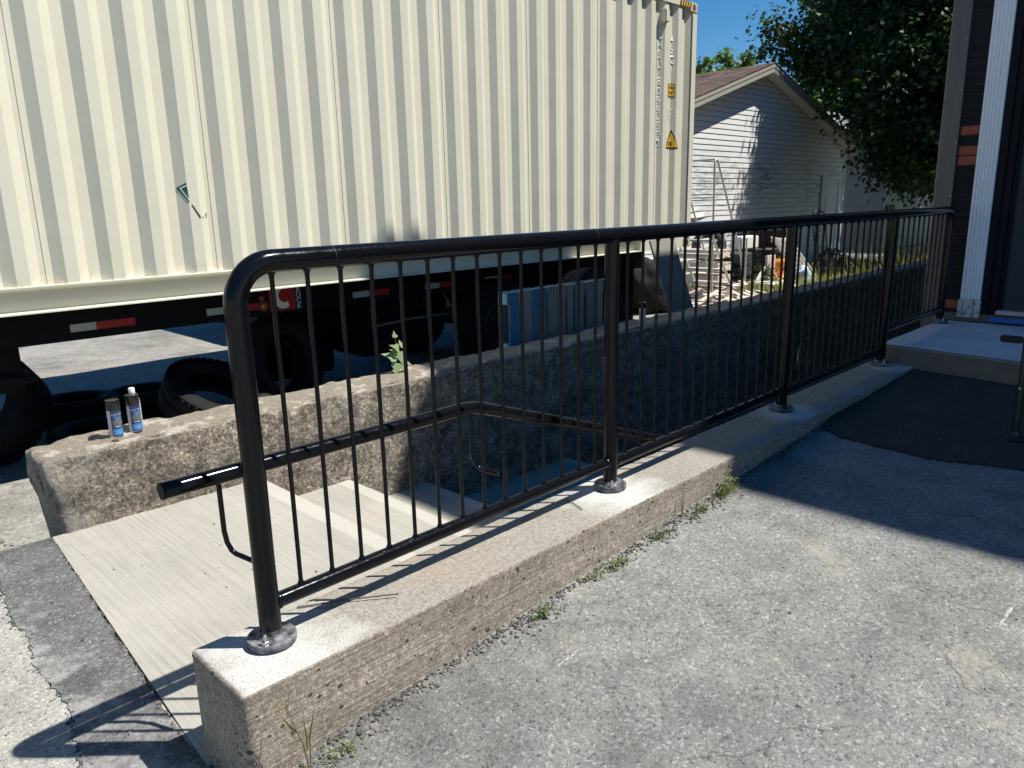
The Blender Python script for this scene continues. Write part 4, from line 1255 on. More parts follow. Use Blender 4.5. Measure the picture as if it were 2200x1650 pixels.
for (a, b_) in (((15.0, 6.83, -0.42), (14.85, 6.75, -0.60)), ((15.02, 7.08, -0.42), (14.95, 7.15, -0.60)), ((15.25, 6.84, -0.12), (15.42, 6.70, -0.60)), ((15.25, 7.1, -0.12), (15.45, 7.15, -0.60))):
    MB().tube([(a[0]+OX, a[1], a[2]), (b_[0]+OX, b_[1], b_[2])], 0.018, 8).build('leg', M['orange'], og)
def blob(name, mat, c, r, seed, amp=0.25, zs=1.0, lab='', cat=''):
    bm = bmesh.new(); bmesh.ops.create_icosphere(bm, subdivisions=4, radius=1)
    for v in bm.verts:
        p = v.co.copy()
        k = 1 + amp*noise.noise(p*1.6 + Vector((seed, 0, 0))) + amp*0.5*noise.noise(p*4.5 + Vector((seed, 3, 0)))
        v.co = Vector((p.x*r[0]*k, p.y*r[1]*k, max(p.z, -0.75)*r[2]*k))
    me = bpy.data.meshes.new(name); bm.to_mesh(me); bm.free(); me.materials.append(mat)
    me.polygons.foreach_set('use_smooth', [True]*len(me.polygons))
    o = bpy.data.objects.new(name, me); COL.objects.link(o); o.location = c
    return tag(o, lab, cat)
blob('plastic_sack', M['pale_blue'], (15.35, 6.75, -0.45), (0.16, 0.14, 0.24), 3, 0.3, lab='crumpled pale blue plastic sack in the grass', cat='sack')
blob('rubbish_bag', M['bin_bag'], (16.75, 6.75, -0.33), (0.42, 0.38, 0.38), 8, 0.28, lab='black rubbish bag slumped below the hand truck', cat='rubbish bag')
ht = thing('hand_truck', 'black hand truck with a looped handle standing before the garage door', 'hand truck', (16.8, 6.95, -0.6))
hy = 6.98
pth = [(16.55, hy, -0.5), (16.42, hy+0.12, 0.70), (16.43, hy+0.125, 0.80), (16.47, hy+0.12, 0.85), (16.55, hy+0.1, 0.865), (16.66, hy+0.05, 0.86), (16.74, hy+0.02, 0.83), (16.77, hy, 0.76), (16.86, hy-0.12, -0.5)]
MB().tube(pth, 0.016, 10).build('frame', M['pipe_black'], ht, smooth=60)
MB().tube([(16.56, hy+0.1, 0.86), (16.62, hy-0.02, -0.5)], 0.012, 8).build('centre_bar', M['pipe_black'], ht)
for zz in (0.45, 0.1, -0.25):
    mb = MB(); mb.box((16.47, hy-0.02, zz-0.015), (16.83, hy+0.02, zz+0.015)); mb.build('cross_bar', M['pipe_black'], ht)
mb = MB(); mb.box((16.5, hy-0.32, -0.59), (16.9, hy-0.06, -0.575)); mb.build('toe_plate', M['pipe_black'], ht)
for xx in (16.46, 16.92):
    mb = MB(); mb.add([Matrix.Translation((xx, hy+0.05, -0.475)) @ (Matrix.Rotation(math.pi/2, 4, 'Y') @ Vector(v)) for v in tyre_mesh(0.125, 0.07, 24, False).v], tyre_mesh(0.125, 0.07, 24, False).f); mb.build('wheel', M['rubber'], ht, smooth=40)

# ------------------------------------------------------------------ white garage
ga = thing('white_garage', 'white sided garage with mildewed gable wall and brown shingle roof', 'garage', (16.7, 11.5, -0.6))
GL, GR = 11.7, 21.7
SL = (4.07-2.50)/(21.9-16.69)
def roof_z(x): return 4.07 - SL*abs(x-16.69)
pitch = 0.112
k = 0
z = 1.391 - pitch*17
while z < 3.95:
    def half(zz):        # where the course meets the sloping soffit
        lim = (4.07 - 0.20 - zz)/SL
        return min(16.69-GL, lim)
    w0, w1 = half(z), half(z+pitch)
    if w0 > 0.05:
        xl0, xr0 = max(GL, 16.69-w0), min(GR, 16.69+w0)
        xl1, xr1 = max(GL, 16.69-max(w1, 0.01)), min(GR, 16.69+max(w1, 0.01))
        segs = [(xl0, xr0, xl1, xr1)]
        if xr0-xl0 > 4:
            c = 13.6 + (k*1.37) % 4.2
            if xl1 + 0.5 < c < xr1 - 0.5: segs = [(xl0, c, xl1, c), (c+0.002, xr0, c+0.002, xr1)]
        for (a0, b0, a1, b1) in segs:
            mb = MB()
            nn = max(2, int((b0-a0)/0.25))
            loose = (0.80 < z < 1.06) and a0 < 15
            def fn(i, j):
                t = i/nn
                x = (a0 + (b0-a0)*t) if j < 3 else (a1 + (b1-a1)*t)
                y = [GY+0.002, GY-0.013, GY-0.012, GY-0.0035, GY-0.001][j]
                zz = [z+0.014, z-0.001, z+0.010, z+pitch-0.009, z+pitch+0.012][j]
                if loose and 13.2 < x < 15.3 and j in (1, 2, 0):
                    u = max(0, math.sin((x-13.2)/2.1*math.pi*1.7 + k))**1.5
                    y -= 0.035*u; zz -= 0.030*u
                y -= 0.006*max(0, nz(x, z, 2, 0.9))
                return (x, y, zz)
            mb.grid(fn, list(range(nn+1)), [0, 1, 2, 3, 4])
            mb.fm = [1 if q_ % 4 in (0, 3) else 0 for q_ in range(len(mb.f))]  # underside and top strip of each board take the painted shade
            mb.build('siding_board', [M['siding'], M['lap_shade']], ga)
    z += pitch
    k += 1
# body behind the siding
mb = MB(); mb.prism([(GL, -0.7), (GR, -0.7), (GR, 2.36), (16.69, 3.87), (GL, 2.36)], 'Y', GY+0.004, 15.5); mb.build('wall', M['white_paint'], ga, fix=True)
mb = MB(); mb.box((GL-0.03, GY-0.03, -0.7), (GR+0.03, GY, -0.50)); mb.build('footing', M['board_grey'], ga)
mb = MB(); mb.box((GR-0.03, GY-0.022, -0.5), (GR+0.05, GY+0.03, 2.36)); mb.build('corner_trim', M['soffit'], ga)
mb = MB(); mb.box((GL-0.05, GY-0.022, -0.5), (GL+0.03, GY+0.03, 2.36)); mb.build('corner_trim', M['soffit'], ga)
RYa, RYb = 8.30, 15.8
ex = 5.22
for s in (-1, 1):
    # roof deck
    mb = MB()
    a = (16.69, 4.045); b_ = (16.69+s*ex, 4.045-SL*ex)
    mb.prism([a, b_, (b_[0], b_[1]-0.03), (a[0], a[1]-0.03)], 'Y', RYa+0.03, RYb); mb.build('roof_deck', M['brownwood'], ga, fix=True)
    # shingle courses, each a thin stepped strip with tabs
    mb = MB()
    nc = 40
    for i in range(nc):
        t0, t1 = i/nc, (i+1.25)/nc
        x0_, x1_ = 16.69+s*ex*(1-t0)+s*0.03, 16.69+s*ex*(1-min(1, t1))
        z0_, z1_ = 4.05-SL*abs(x0_-16.69)+0.022, 4.05-SL*abs(x1_-16.69)+0.012
        y = RYa - 0.01 - random.random()*0.15
        while y < RYb:
            w = 0.28 + 0.06*random.random()
            y2 = min(RYb, y+w-0.012)
            dz = random.uniform(-0.003, 0.003)
            ya_ = max(y, RYa-0.01)
            mb.add([(x0_, ya_, z0_+dz), (x0_, y2, z0_+dz), (x1_, y2, z1_), (x1_, ya_, z1_), (x0_, ya_, z0_-0.014), (x0_, y2, z0_-0.014), (x1_, y2, z1_-0.01), (x1_, ya_, z1_-0.01)],
                   [(0, 1, 2, 3), (0, 4, 5, 1), (0, 3, 7, 4), (1, 5, 6, 2)])
            y += w
    mb.build('roof_shingles', M['shingle'], ga, fix=True, kind='stuff')
    # rake boards: two steps with a dark shadow gap
    def rake(o0, o1, y0, y1, name, mat):
        m = MB(); x2 = 16.69+s*(ex+0.02)
        m.prism([(16.69, 4.05-o0), (x2, 4.05-SL*(ex+0.02)-o0), (x2, 4.05-SL*(ex+0.02)-o1), (16.69, 4.05-o1)], 'Y', y0, y1)
        m.build(name, mat, ga, fix=True)
    rake(0.0, 0.085, RYa, RYa+0.03, 'rake_board', M['trim_beige'])
    rake(0.087, 0.105, RYa+0.02, RYa+0.03, 'rake_gap', M['gap_dark'])
    rake(0.107, 0.185, RYa+0.006, RYa+0.03, 'rake_board', M['trim_beige'])
    # soffit panels under the rake
    nS = 20
    for i in range(nS):
        xa, xb_ = 16.69+s*ex*i/nS, 16.69+s*ex*(i+0.97)/nS
        za, zb_ = 4.05-SL*abs(xa-16.69)-0.172, 4.05-SL*abs(xb_-16.69)-0.172
        m = MB(); m.add([(xa, RYa+0.03, za), (xb_, RYa+0.03, zb_), (xb_, GY-0.015, zb_), (xa, GY-0.015, za), (xa, RYa+0.03, za+0.01), (xb_, RYa+0.03, zb_+0.01), (xb_, GY-0.015, zb_+0.01), (xa, GY-0.015, za+0.01)],
                        [(0, 1, 2, 3), (4, 7, 6, 5), (0, 4, 5, 1), (1, 5, 6, 2), (2, 6, 7, 3), (3, 7, 4, 0)])
        m.build('soffit_panel', M['soffit'], ga)
    m = MB(); xg = 16.69+s*(ex+0.0)
    zg = 4.05-SL*ex
    m.box((min(xg, xg+s*0.10), RYa+0.04, zg-0.13), (max(xg, xg+s*0.10), RYb, zg-0.01)); m.build('gutter', M['trim_beige'], ga)
    m = MB(); m.box((min(xg, GR if s > 0 else GL), RYa+0.02, zg-0.20), (max(xg, GR if s > 0 else GL), GY-0.02, zg-0.16)); m.build('eave_return', M['trim_beige'], ga)
# garage door (people door) at the right of the gable
dr = MB(); dr.bevbox((20.35, GY-0.045, -0.42), (21.25, GY-0.018, 1.60), 0.006); dd = dr.build('door', M['door_white'], ga)
for (a, b_, c, d) in ((20.22, 20.345, -0.45, 1.72), (21.255, 21.38, -0.45, 1.72), (20.345, 21.255, 1.605, 1.72)):
    mb = MB(); mb.box((a, GY-0.06, c), (b_, GY-0.016, d)); mb.build('door_frame', M['door_white'], dd)
for zz in (0.05, 0.85):
    mb = MB(); mb.bevbox((20.47, GY-0.052, zz-0.3), (21.13, GY-0.046, zz+0.35), 0.003); mb.build('door_panel', M['door_white'], dd)
mb = MB(); mb.bevbox((21.14, GY-0.10, 0.52), (21.20, GY-0.046, 0.60), 0.01); mb.build('handle', M['gap_dark'], dd)

# ------------------------------------------------------------------ neighbour house beyond the garage
nh = thing('neighbour_house', 'pale sided house in deep shade beyond the maple branches', 'house', (30, 9.8, -0.6))
NX, NY = 26.7, 9.25
mb = MB(); mb.box((NX+0.02, NY+0.02, -0.7), (40, 15, 2.55)); mb.build('wall', M['nb_siding'], nh)
z = -0.6
while z < 2.5:
    mb = MB()
    mb.add([(NX, NY-0.02, z), (40, NY-0.02, z), (40, NY+0.0, z+0.155), (NX, NY+0.0, z+0.155), (NX, NY+0.02, z-0.001), (40, NY+0.02, z-0.001)], [(0, 1, 2, 3), (0, 4, 5, 1)])
    mb.build('siding_board', M['nb_siding'], nh)
    mb = MB()
    mb.add([(NX-0.02, NY, z), (NX-0.02, 15, z), (NX, 15, z+0.155), (NX, NY, z+0.155), (NX+0.02, NY, z-0.001), (NX+0.02, 15, z-0.001)], [(0, 3, 2, 1), (0, 1, 5, 4)])
    mb.build('siding_board', M['nb_siding_white'], nh)
    z += 0.155
mb = MB(); mb.prism([(NY-0.5, 2.45), (15.5, 2.45), (12.2, 4.2)], 'X', NX-0.4, 40.4); mb.build('roof', M['nb_roof'], nh, fix=True)
mb = MB(); mb.box((27.0, NY-0.05, 0.66), (27.75, NY-0.022, 0.86)); mb.build('vent', M['gap_dark'], nh)

# ------------------------------------------------------------------ brick building at the right
bl = thing('brick_building', 'tall black painted brick building with a few bare red bricks', 'building', (11, -2, -0.3))
FX = 7.11
prof = [(2.05, -2.4), (2.05, 9.12), (0.67, 9.36), (0.03, 9.70), (-0.25, 10.03), (-9.0, 10.03), (-9.0, -2.4)]  # unseen upper outline, shaped to cast the shadow edge
mb = MB(); mb.prism(prof, 'X', FX+0.03, 7.72); mb.build('wall', M['building_grey'], bl, fix=True)
prof = [(2.05, -2.4), (2.05, 8.93), (0.5, 9.2), (-0.25, 9.7), (-8.98, 9.7), (-8.98, -2.4)]  # unseen lower step, trims the shadow on the container
mb = MB(); mb.prism(prof, 'X', 7.722, 9.75); mb.build('wall', M['building_grey'], bl, fix=True)
mb = MB(); mb.prism([(2.045, -2.4), (2.045, 6.45), (-8.9, 6.6), (-8.9, -2.4)], 'X', 9.752, 20.0); mb.build('unseen_rear_block', M['building_grey'], bl, fix=True)  # unseen rear block, sized to keep the rough wall shaded
mb = MB(); mb.prism([(2.047, -2.4), (2.047, 7.55), (-8.95, 7.7), (-8.95, -2.4)], 'X', 9.751, 11.2); mb.build('shadow_block', M['building_grey'], bl, fix=True)  # unseen block added to shade the leaning board
# brick courses of the visible strip
pt = 0.0775
ph = 1.701
reds = {0, 2, 3, 18}
kk = 0
mb = MB(); mb.box((FX, 1.60, 0.14), (FX+0.026, 1.955, 6.0)); mb.build('mortar', M['mortar'], bl)
for kk in range(-17, 20):
    zt_ = ph - kk*pt
    if zt_ - 0.066 < 0.16: continue
    y0 = 1.745 + 0.004*nz(kk, 0, 0, 1)
    mb = MB(); mb.bevbox((FX-0.010+0.003*nz(kk, 1, 0, 1), y0, zt_-0.066), (FX+0.02, 1.905, zt_), 0.004)
    mb.build('brick', M['brick_red'] if kk in reds else M['brick_black'], bl)
    for (ya_, yb_2) in ((1.60, y0-0.012),):
        mb = MB(); mb.bevbox((FX-0.010, ya_, zt_-0.066), (FX+0.02, yb_2, zt_), 0.004); mb.build('brick', M['brick_black'], bl)
mb = MB(); mb.box((FX-0.05, -1.5, 0.145), (FX+0.03, 1.90, 0.205)); mb.build('footing', M['earth'], bl)
# brown metal corner trim of two folded strips with screws
mb = MB(); mb.prism([(FX-0.030, 1.915), (FX-0.034, 1.975), (FX-0.020, 1.977), (FX+0.03, 1.977), (FX+0.03, 1.915)], 'Z', -0.6, 6.4); tr = mb.build('corner_trim', M['trim_brown'], bl, fix=True)
mb = MB(); mb.prism([(FX-0.020, 1.979), (FX-0.022, 2.045), (FX-0.010, 2.056), (FX+0.05, 2.056), (FX+0.03, 1.979)], 'Z', -0.6, 6.4); tr2 = mb.build('corner_trim', M['trim_brown'], bl, fix=True)
for zz in (0.75, 1.16, 1.58, 1.98, 2.36, 2.75):
    mb = MB(); mb.lathe([(0.006, 0), (0.006, 0.003), (0.003, 0.005)], 10, Matrix.Translation((FX-0.0305, 1.925, zz)) @ Matrix.Rotation(-math.pi/2, 4, 'Y')); mb.build('screw', M['bolt'], tr)
# fluted pilaster
nfl = 6
ya_, yb_2 = 1.615, 1.762
prof = []
for i in range(nfl*6+1):
    t = i/(nfl*6)
    y = ya_ + (yb_2-ya_)*t
    prof.append((FX-0.056 + 0.011*(1-abs(math.sin(t*nfl*math.pi)))**1.3, y))
prof = [(FX-0.012, ya_)] + prof + [(FX-0.012, yb_2)]
mb = MB(); mb.prism(prof, 'Z', 0.325, 4.2); ps = mb.build('pilaster', M['pilaster'], bl, fix=True)
mb = MB(); mb.bevbox((FX-0.060, 1.608, 0.175), (FX-0.012, 1.772, 0.322), 0.004, Matrix.Rotation(math.radians(1.5), 3, 'X')); pbse = mb.build('pilaster_base', M['plinth'], bl)
for (y, zz, w, h) in ((1.735, 0.245, 0.020, 0.11), (1.655, 0.230, 0.022, 0.10), (1.655, 0.300, 0.036, 0.035)):
    mb = MB(); mb.prism([(y-w/2, zz-h/2), (y+w/2, zz-h/2), (y+w*0.12, zz+h/2), (y-w*0.12, zz+h/2)], 'X', FX-0.0625, FX-0.060); mb.build('bare_patch', M['plinth_bare'], pbse, fix=True)
    mb = MB(); mb.lathe([(0.004, 0), (0.004, 0.001)], 8, Matrix.Translation((FX-0.0628, y, zz+h/2-0.004)) @ Matrix.Rotation(-math.pi/2, 4, 'Y')); mb.build('nail_hole', M['gap_dark'], pbse)
# door surround, door, sill
for (a, b_, xo) in ((1.555, 1.612, -0.035), (1.500, 1.553, -0.015), (1.470, 1.498, 0.005)):
    mb = MB(); mb.bevbox((FX+xo, a, 0.17), (FX+0.08, b_, 2.6), 0.004); mb.build('door_frame', M['paint_black_wood'], bl)
mb = MB(); mb.box((FX+0.06, 0.52, 0.25), (FX+0.10, 1.468, 2.45)); do = mb.build('door', M['door_glass'], bl)
mb = MB(); mb.bevbox((FX+0.045, 1.452, 0.25), (FX+0.058, 1.466, 2.45), 0.003); mb.build('door_edge', M['sill'], do)
mb = MB(); mb.bevbox((FX+0.040, 0.52, 0.262), (FX+0.058, 1.450, 0.292), 0.003); mb.build('door_sweep', M['sill'], do)
mb = MB(); mb.lathe([(0.012, 0), (0.012, 0.03), (0.028, 0.04), (0.030, 0.055), (0.018, 0.068), (0.004, 0.07)], 20, Matrix.Translation((FX+0.058, 1.385, 1.13)) @ Matrix.Rotation(-math.pi/2, 4, 'Y')); mb.build('handle', M['brass'], do, smooth=50)
mb = MB(); mb.bevbox((FX-0.065, 0.45, 0.215), (FX+0.058, 1.495, 0.248), 0.005); mb.build('sill', M['sill'], bl)
mb = MB(); mb.bevbox((FX-0.085, 0.45, 0.155), (FX-0.052, 1.53, 0.192), 0.006); mb.build('blue_strip', M['blue_tape'], bl)
# platform in front of the door
pf = MB()
zp = 0.135
for (e0, za, zb_) in ((0.012, -2.4, zp-0.012), (0.0, zp-0.012, zp)):
    pass
fx0, fx1 = 5.668, 5.10
bmp = bmesh.new()
bmesh.ops.create_cube(bmp, size=1)
for v in bmp.verts:
    yy = 1.90 if v.co.y > 0 else -2.2
    v.co = Vector(((FX+0.01) if v.co.x > 0 else (fx0 if v.co.y > 0 else fx1), yy, zp if v.co.z > 0 else -2.4))
bmesh.ops.bevel(bmp, geom=list(bmp.edges), offset=0.012, segments=2, affect='EDGES')
bmp.verts.index_update()
pf.add([v.co.copy() for v in bmp.verts], [tuple(v.index for v in f.verts) for f in bmp.faces])
bmp.free()
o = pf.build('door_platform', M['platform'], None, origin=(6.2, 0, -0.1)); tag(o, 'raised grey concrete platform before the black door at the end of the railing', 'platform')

# black T handle pole at the right edge
cn = thing('handle_pole', 'black telescopic pole with a foam covered T handle standing on the fresh black asphalt', 'pole', (4.39, 0.775, -0.05))
MB().tube([(4.39, 0.775, -0.05), (4.39, 0.777, 0.22)], 0.019, 16).build('lower_tube', M['pipe_black'], cn, smooth=40)
MB().tube([(4.39, 0.777, 0.20), (4.39, 0.781, 0.452)], 0.014, 16).build('upper_tube', M['pipe_black'], cn, smooth=40)
MB().tube([(4.39, 0.776, 0.212), (4.39, 0.777, 0.235)], 0.0215, 16).build('collar', M['pipe_black'], cn, smooth=40)
MB().tube([(4.372, 0.777, 0.223), (4.362, 0.777, 0.223)], 0.006, 8).build('screw', M['bolt'], cn)
MB().tube([(4.39, 0.60, 0.463), (4.39, 0.88, 0.463)], 0.011, 14).build('cross_bar', M['pipe_black'], cn, smooth=40)
for a, b_ in ((0.798, 0.895), (0.665, 0.762)):
    MB().tube([(4.39, a, 0.463), (4.39, a+0.004, 0.463), (4.39, b_-0.010, 0.463), (4.39, b_-0.003, 0.463), (4.39, b_, 0.463)], [0.015, 0.0185, 0.0185, 0.014, 0.006], 18).build('grip', M['foam'], cn, smooth=50)
mb = MB(); mb.lathe([(0.045, 0.0), (0.045, 0.008), (0.024, 0.02), (0.02, 0.04)], 20, Matrix.Translation((4.39, 0.775, -0.046))); mb.build('foot', M['pipe_black'], cn, smooth=40)

# ------------------------------------------------------------------ spray cans on the wall
def cyl_text(body, size, R, ang, z, squash=1.0):
    vs, fs = text_mesh(body, size, 0.0003)
    return [(R*math.cos(ang + v.x/R) + v.z*0, R*math.sin(ang + v.x/R), z + v.y*squash) for v in vs], fs
def sector(R, a0, a1, z0, z1, n=18):
    m = MB(); m.grid(lambda a, z: (R*math.cos(a), R*math.sin(a), z), lin(a0, a1, n), [z0, z1]); return m
def spray_can(loc, label, face, h=0.195, lean=(0, 0)):
    c = thing('spray_can', label, 'spray can', loc, (lean[0], lean[1], 0), 'spray paint cans on the rough wall')
    r = 0.033
    mb = MB(); mb.lathe([(r-0.004, 0.0), (r, 0.002), (r, 0.005), (r-0.0015, 0.007), (r-0.0015, h*0.70), (r-0.004, h*0.72)], 32); mb.build('body', M['can_metal'], c, smooth=40, local=True)
    R = r-0.0008
    lab = sector(R, face+1.85, face-0.55+2*math.pi, 0.007, h*0.705, 40).build('label', M['can_white'], c, smooth=True, local=True)
    front = sector(R+0.0002, face-0.55, face+1.85, 0.007, h*0.705, 30).build('label', M['can_blue'], c, smooth=True, local=True)
    sector(R+0.0005, face-0.40, face+1.7, 0.010, 0.045, 24).build('label_panel', M['can_cyan'], front, smooth=True, local=True)
    sector(R+0.0005, face-0.30, face+1.3, 0.062, 0.090, 24).build('label_picture', M['can_photo'], front, smooth=True, local=True)
    sector(R+0.0005, face+0.0, face+1.1, 0.091, 0.099, 20).build('label_panel', M['can_cyan'], front, smooth=True, local=True)
    cc = face + 0.48
    for body, size, z in (("PAINTER'S", 0.017, 0.118), ('Touch', 0.014, 0.105)):
        vs, fs = text_mesh(body, size, 0.0002)
        m = MB(); m.add([((R+0.0008)*math.cos(cc + v.x/R), (R+0.0008)*math.sin(cc + v.x/R), z + v.y) for v in vs], fs)
        m.build('label_text', M['white_sticker'], front, local=True)
    for zc, ac in ((0.027, face-0.10), (0.027, face+0.52)):
        m = MB(); nn = 18
        for rr in ((0.0085, 0.0072),):
            vs = []
            for k in range(nn):
                q = 2*math.pi*k/nn
                for r_ in rr: vs.append(((R+0.0009)*math.cos(ac + r_*math.cos(q)/R), (R+0.0009)*math.sin(ac + r_*math.cos(q)/R), zc + r_*math.sin(q)))
            m.add(vs, [(2*k, 2*((k+1) % nn), 2*((k+1) % nn)+1, 2*k+1) for k in range(nn)])
        m.build('label_emblem', M['white_sticker'], front, local=True)
    sector(R+0.0006, face-0.1, face+0.9, 0.054, 0.057, 16).build('label_line', M['white_sticker'], front, smooth=True, local=True)
    mb = MB(); mb.lathe([(r-0.001, h*0.72), (r+0.0008, h*0.735), (r+0.0004, h*0.985), (r-0.002, h*0.997), (r-0.006, h), (0.004, h)], 32); mb.build('cap', M['can_cap'], c, smooth=35, local=True)
    return c
toc = math.atan2(-4.1, -1.2)
spray_can((1.186, 4.085, 0.058), 'shorter black capped spray paint can standing alone at the left on the rough wall', toc + 0.0)
spray_can((1.288, 4.100, 0.060), 'black capped spray paint can with a white bottle right behind it', toc - 0.05, 0.197)
wb = thing('white_bottle', 'white plastic bottle with a white screw cap hidden behind the second spray can', 'bottle', (1.312, 4.165, 0.048))
mb = MB(); mb.lathe([(0.030, 0.0), (0.033, 0.004), (0.033, 0.15), (0.031, 0.172), (0.022, 0.195), (0.014, 0.202), (0.013, 0.206)], 28); mb.build('body', M['bottle_white'], wb, smooth=50, local=True)
mb = MB(); mb.lathe([(0.0155, 0.205), (0.0155, 0.226), (0.0135, 0.229)], 24); mb.build('cap', M['bottle_white'], wb, smooth=40, local=True)
spray_can((5.858, 4.10, 0.06), 'lone spray paint can in shade on the rough wall beside the blue pallet', toc + 2.4, 0.19)

# ------------------------------------------------------------------ small plants, twigs and stones
def leaf_shape(kind):
    if kind == 'maple':
        return [(0, -0.12), (0.16, -0.05), (0.48, 0.10), (0.26, 0.24), (0.34, 0.52), (0.12, 0.46), (0, 0.88), (-0.12, 0.46), (-0.34, 0.52), (-0.26, 0.24), (-0.48, 0.10), (-0.16, -0.05)]
    if kind == 'oval':
        return [(0, 0), (0.22, 0.2), (0.26, 0.5), (0.12, 0.85), (0, 1), (-0.12, 0.85), (-0.26, 0.5), (-0.22, 0.2)]
    return [(0, 0), (0.30, 0.05), (0.42, 0.25), (0.22, 0.45), (0, 1), (-0.22, 0.45), (-0.42, 0.25), (-0.30, 0.05)]
def leaves_mesh(name, mat, pos, nrm, size, kind='maple', spin=None, parent=None, fold=0.15, **kw):
    sh = np.array(leaf_shape(kind)); m = len(sh); N = len(pos)
    nrm = nrm/np.linalg.norm(nrm, axis=1, keepdims=True)
    t = rng.normal(size=(N, 3)) if spin is None else spin
    t = t - (t*nrm).sum(1, keepdims=True)*nrm
    t /= np.linalg.norm(t, axis=1, keepdims=True) + 1e-9
    b_ = np.cross(nrm, t)
    sz = size if np.ndim(size) else np.full(N, size)
    V = pos[:, None, :] + (sh[None, :, 0, None]*b_[:, None, :] + sh[None, :, 1, None]*t[:, None, :] + fold*np.abs(sh[None, :, 0, None])*nrm[:, None, :] - 0.12*sh[None, :, 1, None]**2*nrm[:, None, :])*sz[:, None, None]
    me = bpy.data.meshes.new(name)
    me.vertices.add(N*m); me.vertices.foreach_set('co', V.reshape(-1).astype(np.float32))
    me.loops.add(N*m); me.loops.foreach_set('vertex_index', np.arange(N*m, dtype=np.int32))
    me.polygons.add(N); me.polygons.foreach_set('loop_start', np.arange(0, N*m, m, dtype=np.int32)); me.polygons.foreach_set('loop_total', np.full(N, m, dtype=np.int32))
    me.materials.append(mat); me.update(calc_edges=True)
    o = bpy.data.objects.new(name, me); COL.objects.link(o)
    if parent is not None: attach(o, parent)
    for k_, v_ in kw.items(): o[k_] = v_
    return o
def blades(name, mat, base, h, w, lean, parent=None, **kw):
    # curved tapering grass blades, base (N,3)
    N = len(base)
    az = rng.uniform(0, 2*np.pi, N)
    d = np.stack([np.cos(az), np.sin(az), np.zeros(N)], 1)
    s_ = np.stack([-np.sin(az), np.cos(az), np.zeros(N)], 1)
    hh = h if np.ndim(h) else np.full(N, h)
    L = lean if np.ndim(lean) else np.full(N, lean)
    rows = []
    for tt, ww in ((0, 1), (0.4, 0.9), (0.75, 0.55)):
        c = base + np.outer(hh*tt, [0, 0, 1])*(1-0.25*tt*L[:, None]) + d*(hh*L*tt*tt)[:, None]
        rows += [c - s_*w*ww/2, c + s_*w*ww/2]
    tip = base + np.outer(hh, [0, 0, 1])*(1-0.4*L[:, None]) + d*(hh*L)[:, None]
    rows.append(tip)
    V = np.stack(rows, 1)
    fs = np.array([[0, 1, 3, 2], [2, 3, 5, 4]]); tri = [4, 5, 6]
    verts = V.reshape(-1, 3)
    faces = []
    for i in range(N):
        o_ = i*7
        faces += [(o_, o_+1, o_+3, o_+2), (o_+2, o_+3, o_+5, o_+4), (o_+4, o_+5, o_+6)]
    me = bpy.data.meshes.new(name); me.from_pydata(verts.tolist(), [], faces); me.materials.append(mat); me.update()
    o = bpy.data.objects.new(name, me); COL.objects.link(o)
    if parent is not None: attach(o, parent)
    for k_, v_ in kw.items(): o[k_] = v_
    return o
# seedling on the rough wall
vp = thing('vine_seedling', 'bright green leafy seedling growing out of the top of the rough wall', 'plant', (3.06, 4.20, 0.06))
MB().tube([(3.06, 4.20, 0.03), (3.055, 4.19, 0.13), (3.05, 4.18, 0.22), (3.045, 4.17, 0.30)], [0.004, 0.0035, 0.003, 0.002], 6).build('stem', M['stem'], vp)
lv = [((3.04, 4.17, 0.30), (-0.1, -0.8, 0.3), (0.1, 0, 1), 0.055), ((3.06, 4.16, 0.22), (0.3, -0.9, 0.5), (-0.5, 0, 0.3), 0.085), ((3.05, 4.16, 0.20), (-0.2, -0.9, 0.5), (0.2, -0.1, -1), 0.10), ((3.07, 4.16, 0.24), (0.4, -0.8, 0.6), (0.9, -0.2, 0.35), 0.10),
      ((3.06, 4.15, 0.16), (0.3, -0.9, 0.5), (0.9, -0.2, -0.3), 0.085), ((3.04, 4.15, 0.16), (-0.3, -0.8, 0.7), (-0.7, -0.1, 0.7), 0.12), ((3.03, 4.15, 0.13), (-0.3, -0.8, 0.5), (-0.3, -0.2, -0.7), 0.10), ((3.06, 4.14, 0.11), (0.2, -0.9, 0.6), (0.2, -0.2, -0.9), 0.08), ((3.05, 4.15, 0.19), (0.0, -0.6, 0.8), (-0.2, -0.3, 0.9), 0.075), ((3.10, 4.15, 0.12), (0.3, -0.7, 0.8), (0.8, -0.3, 0.1), 0.075)]
for p, nn, tt, sz in lv:
    leaves_mesh('leaf', M['vine_leaf'], np.array([p]), np.array([nn], float), np.array([sz]), 'heart', np.array([tt], float), vp, 0.25)
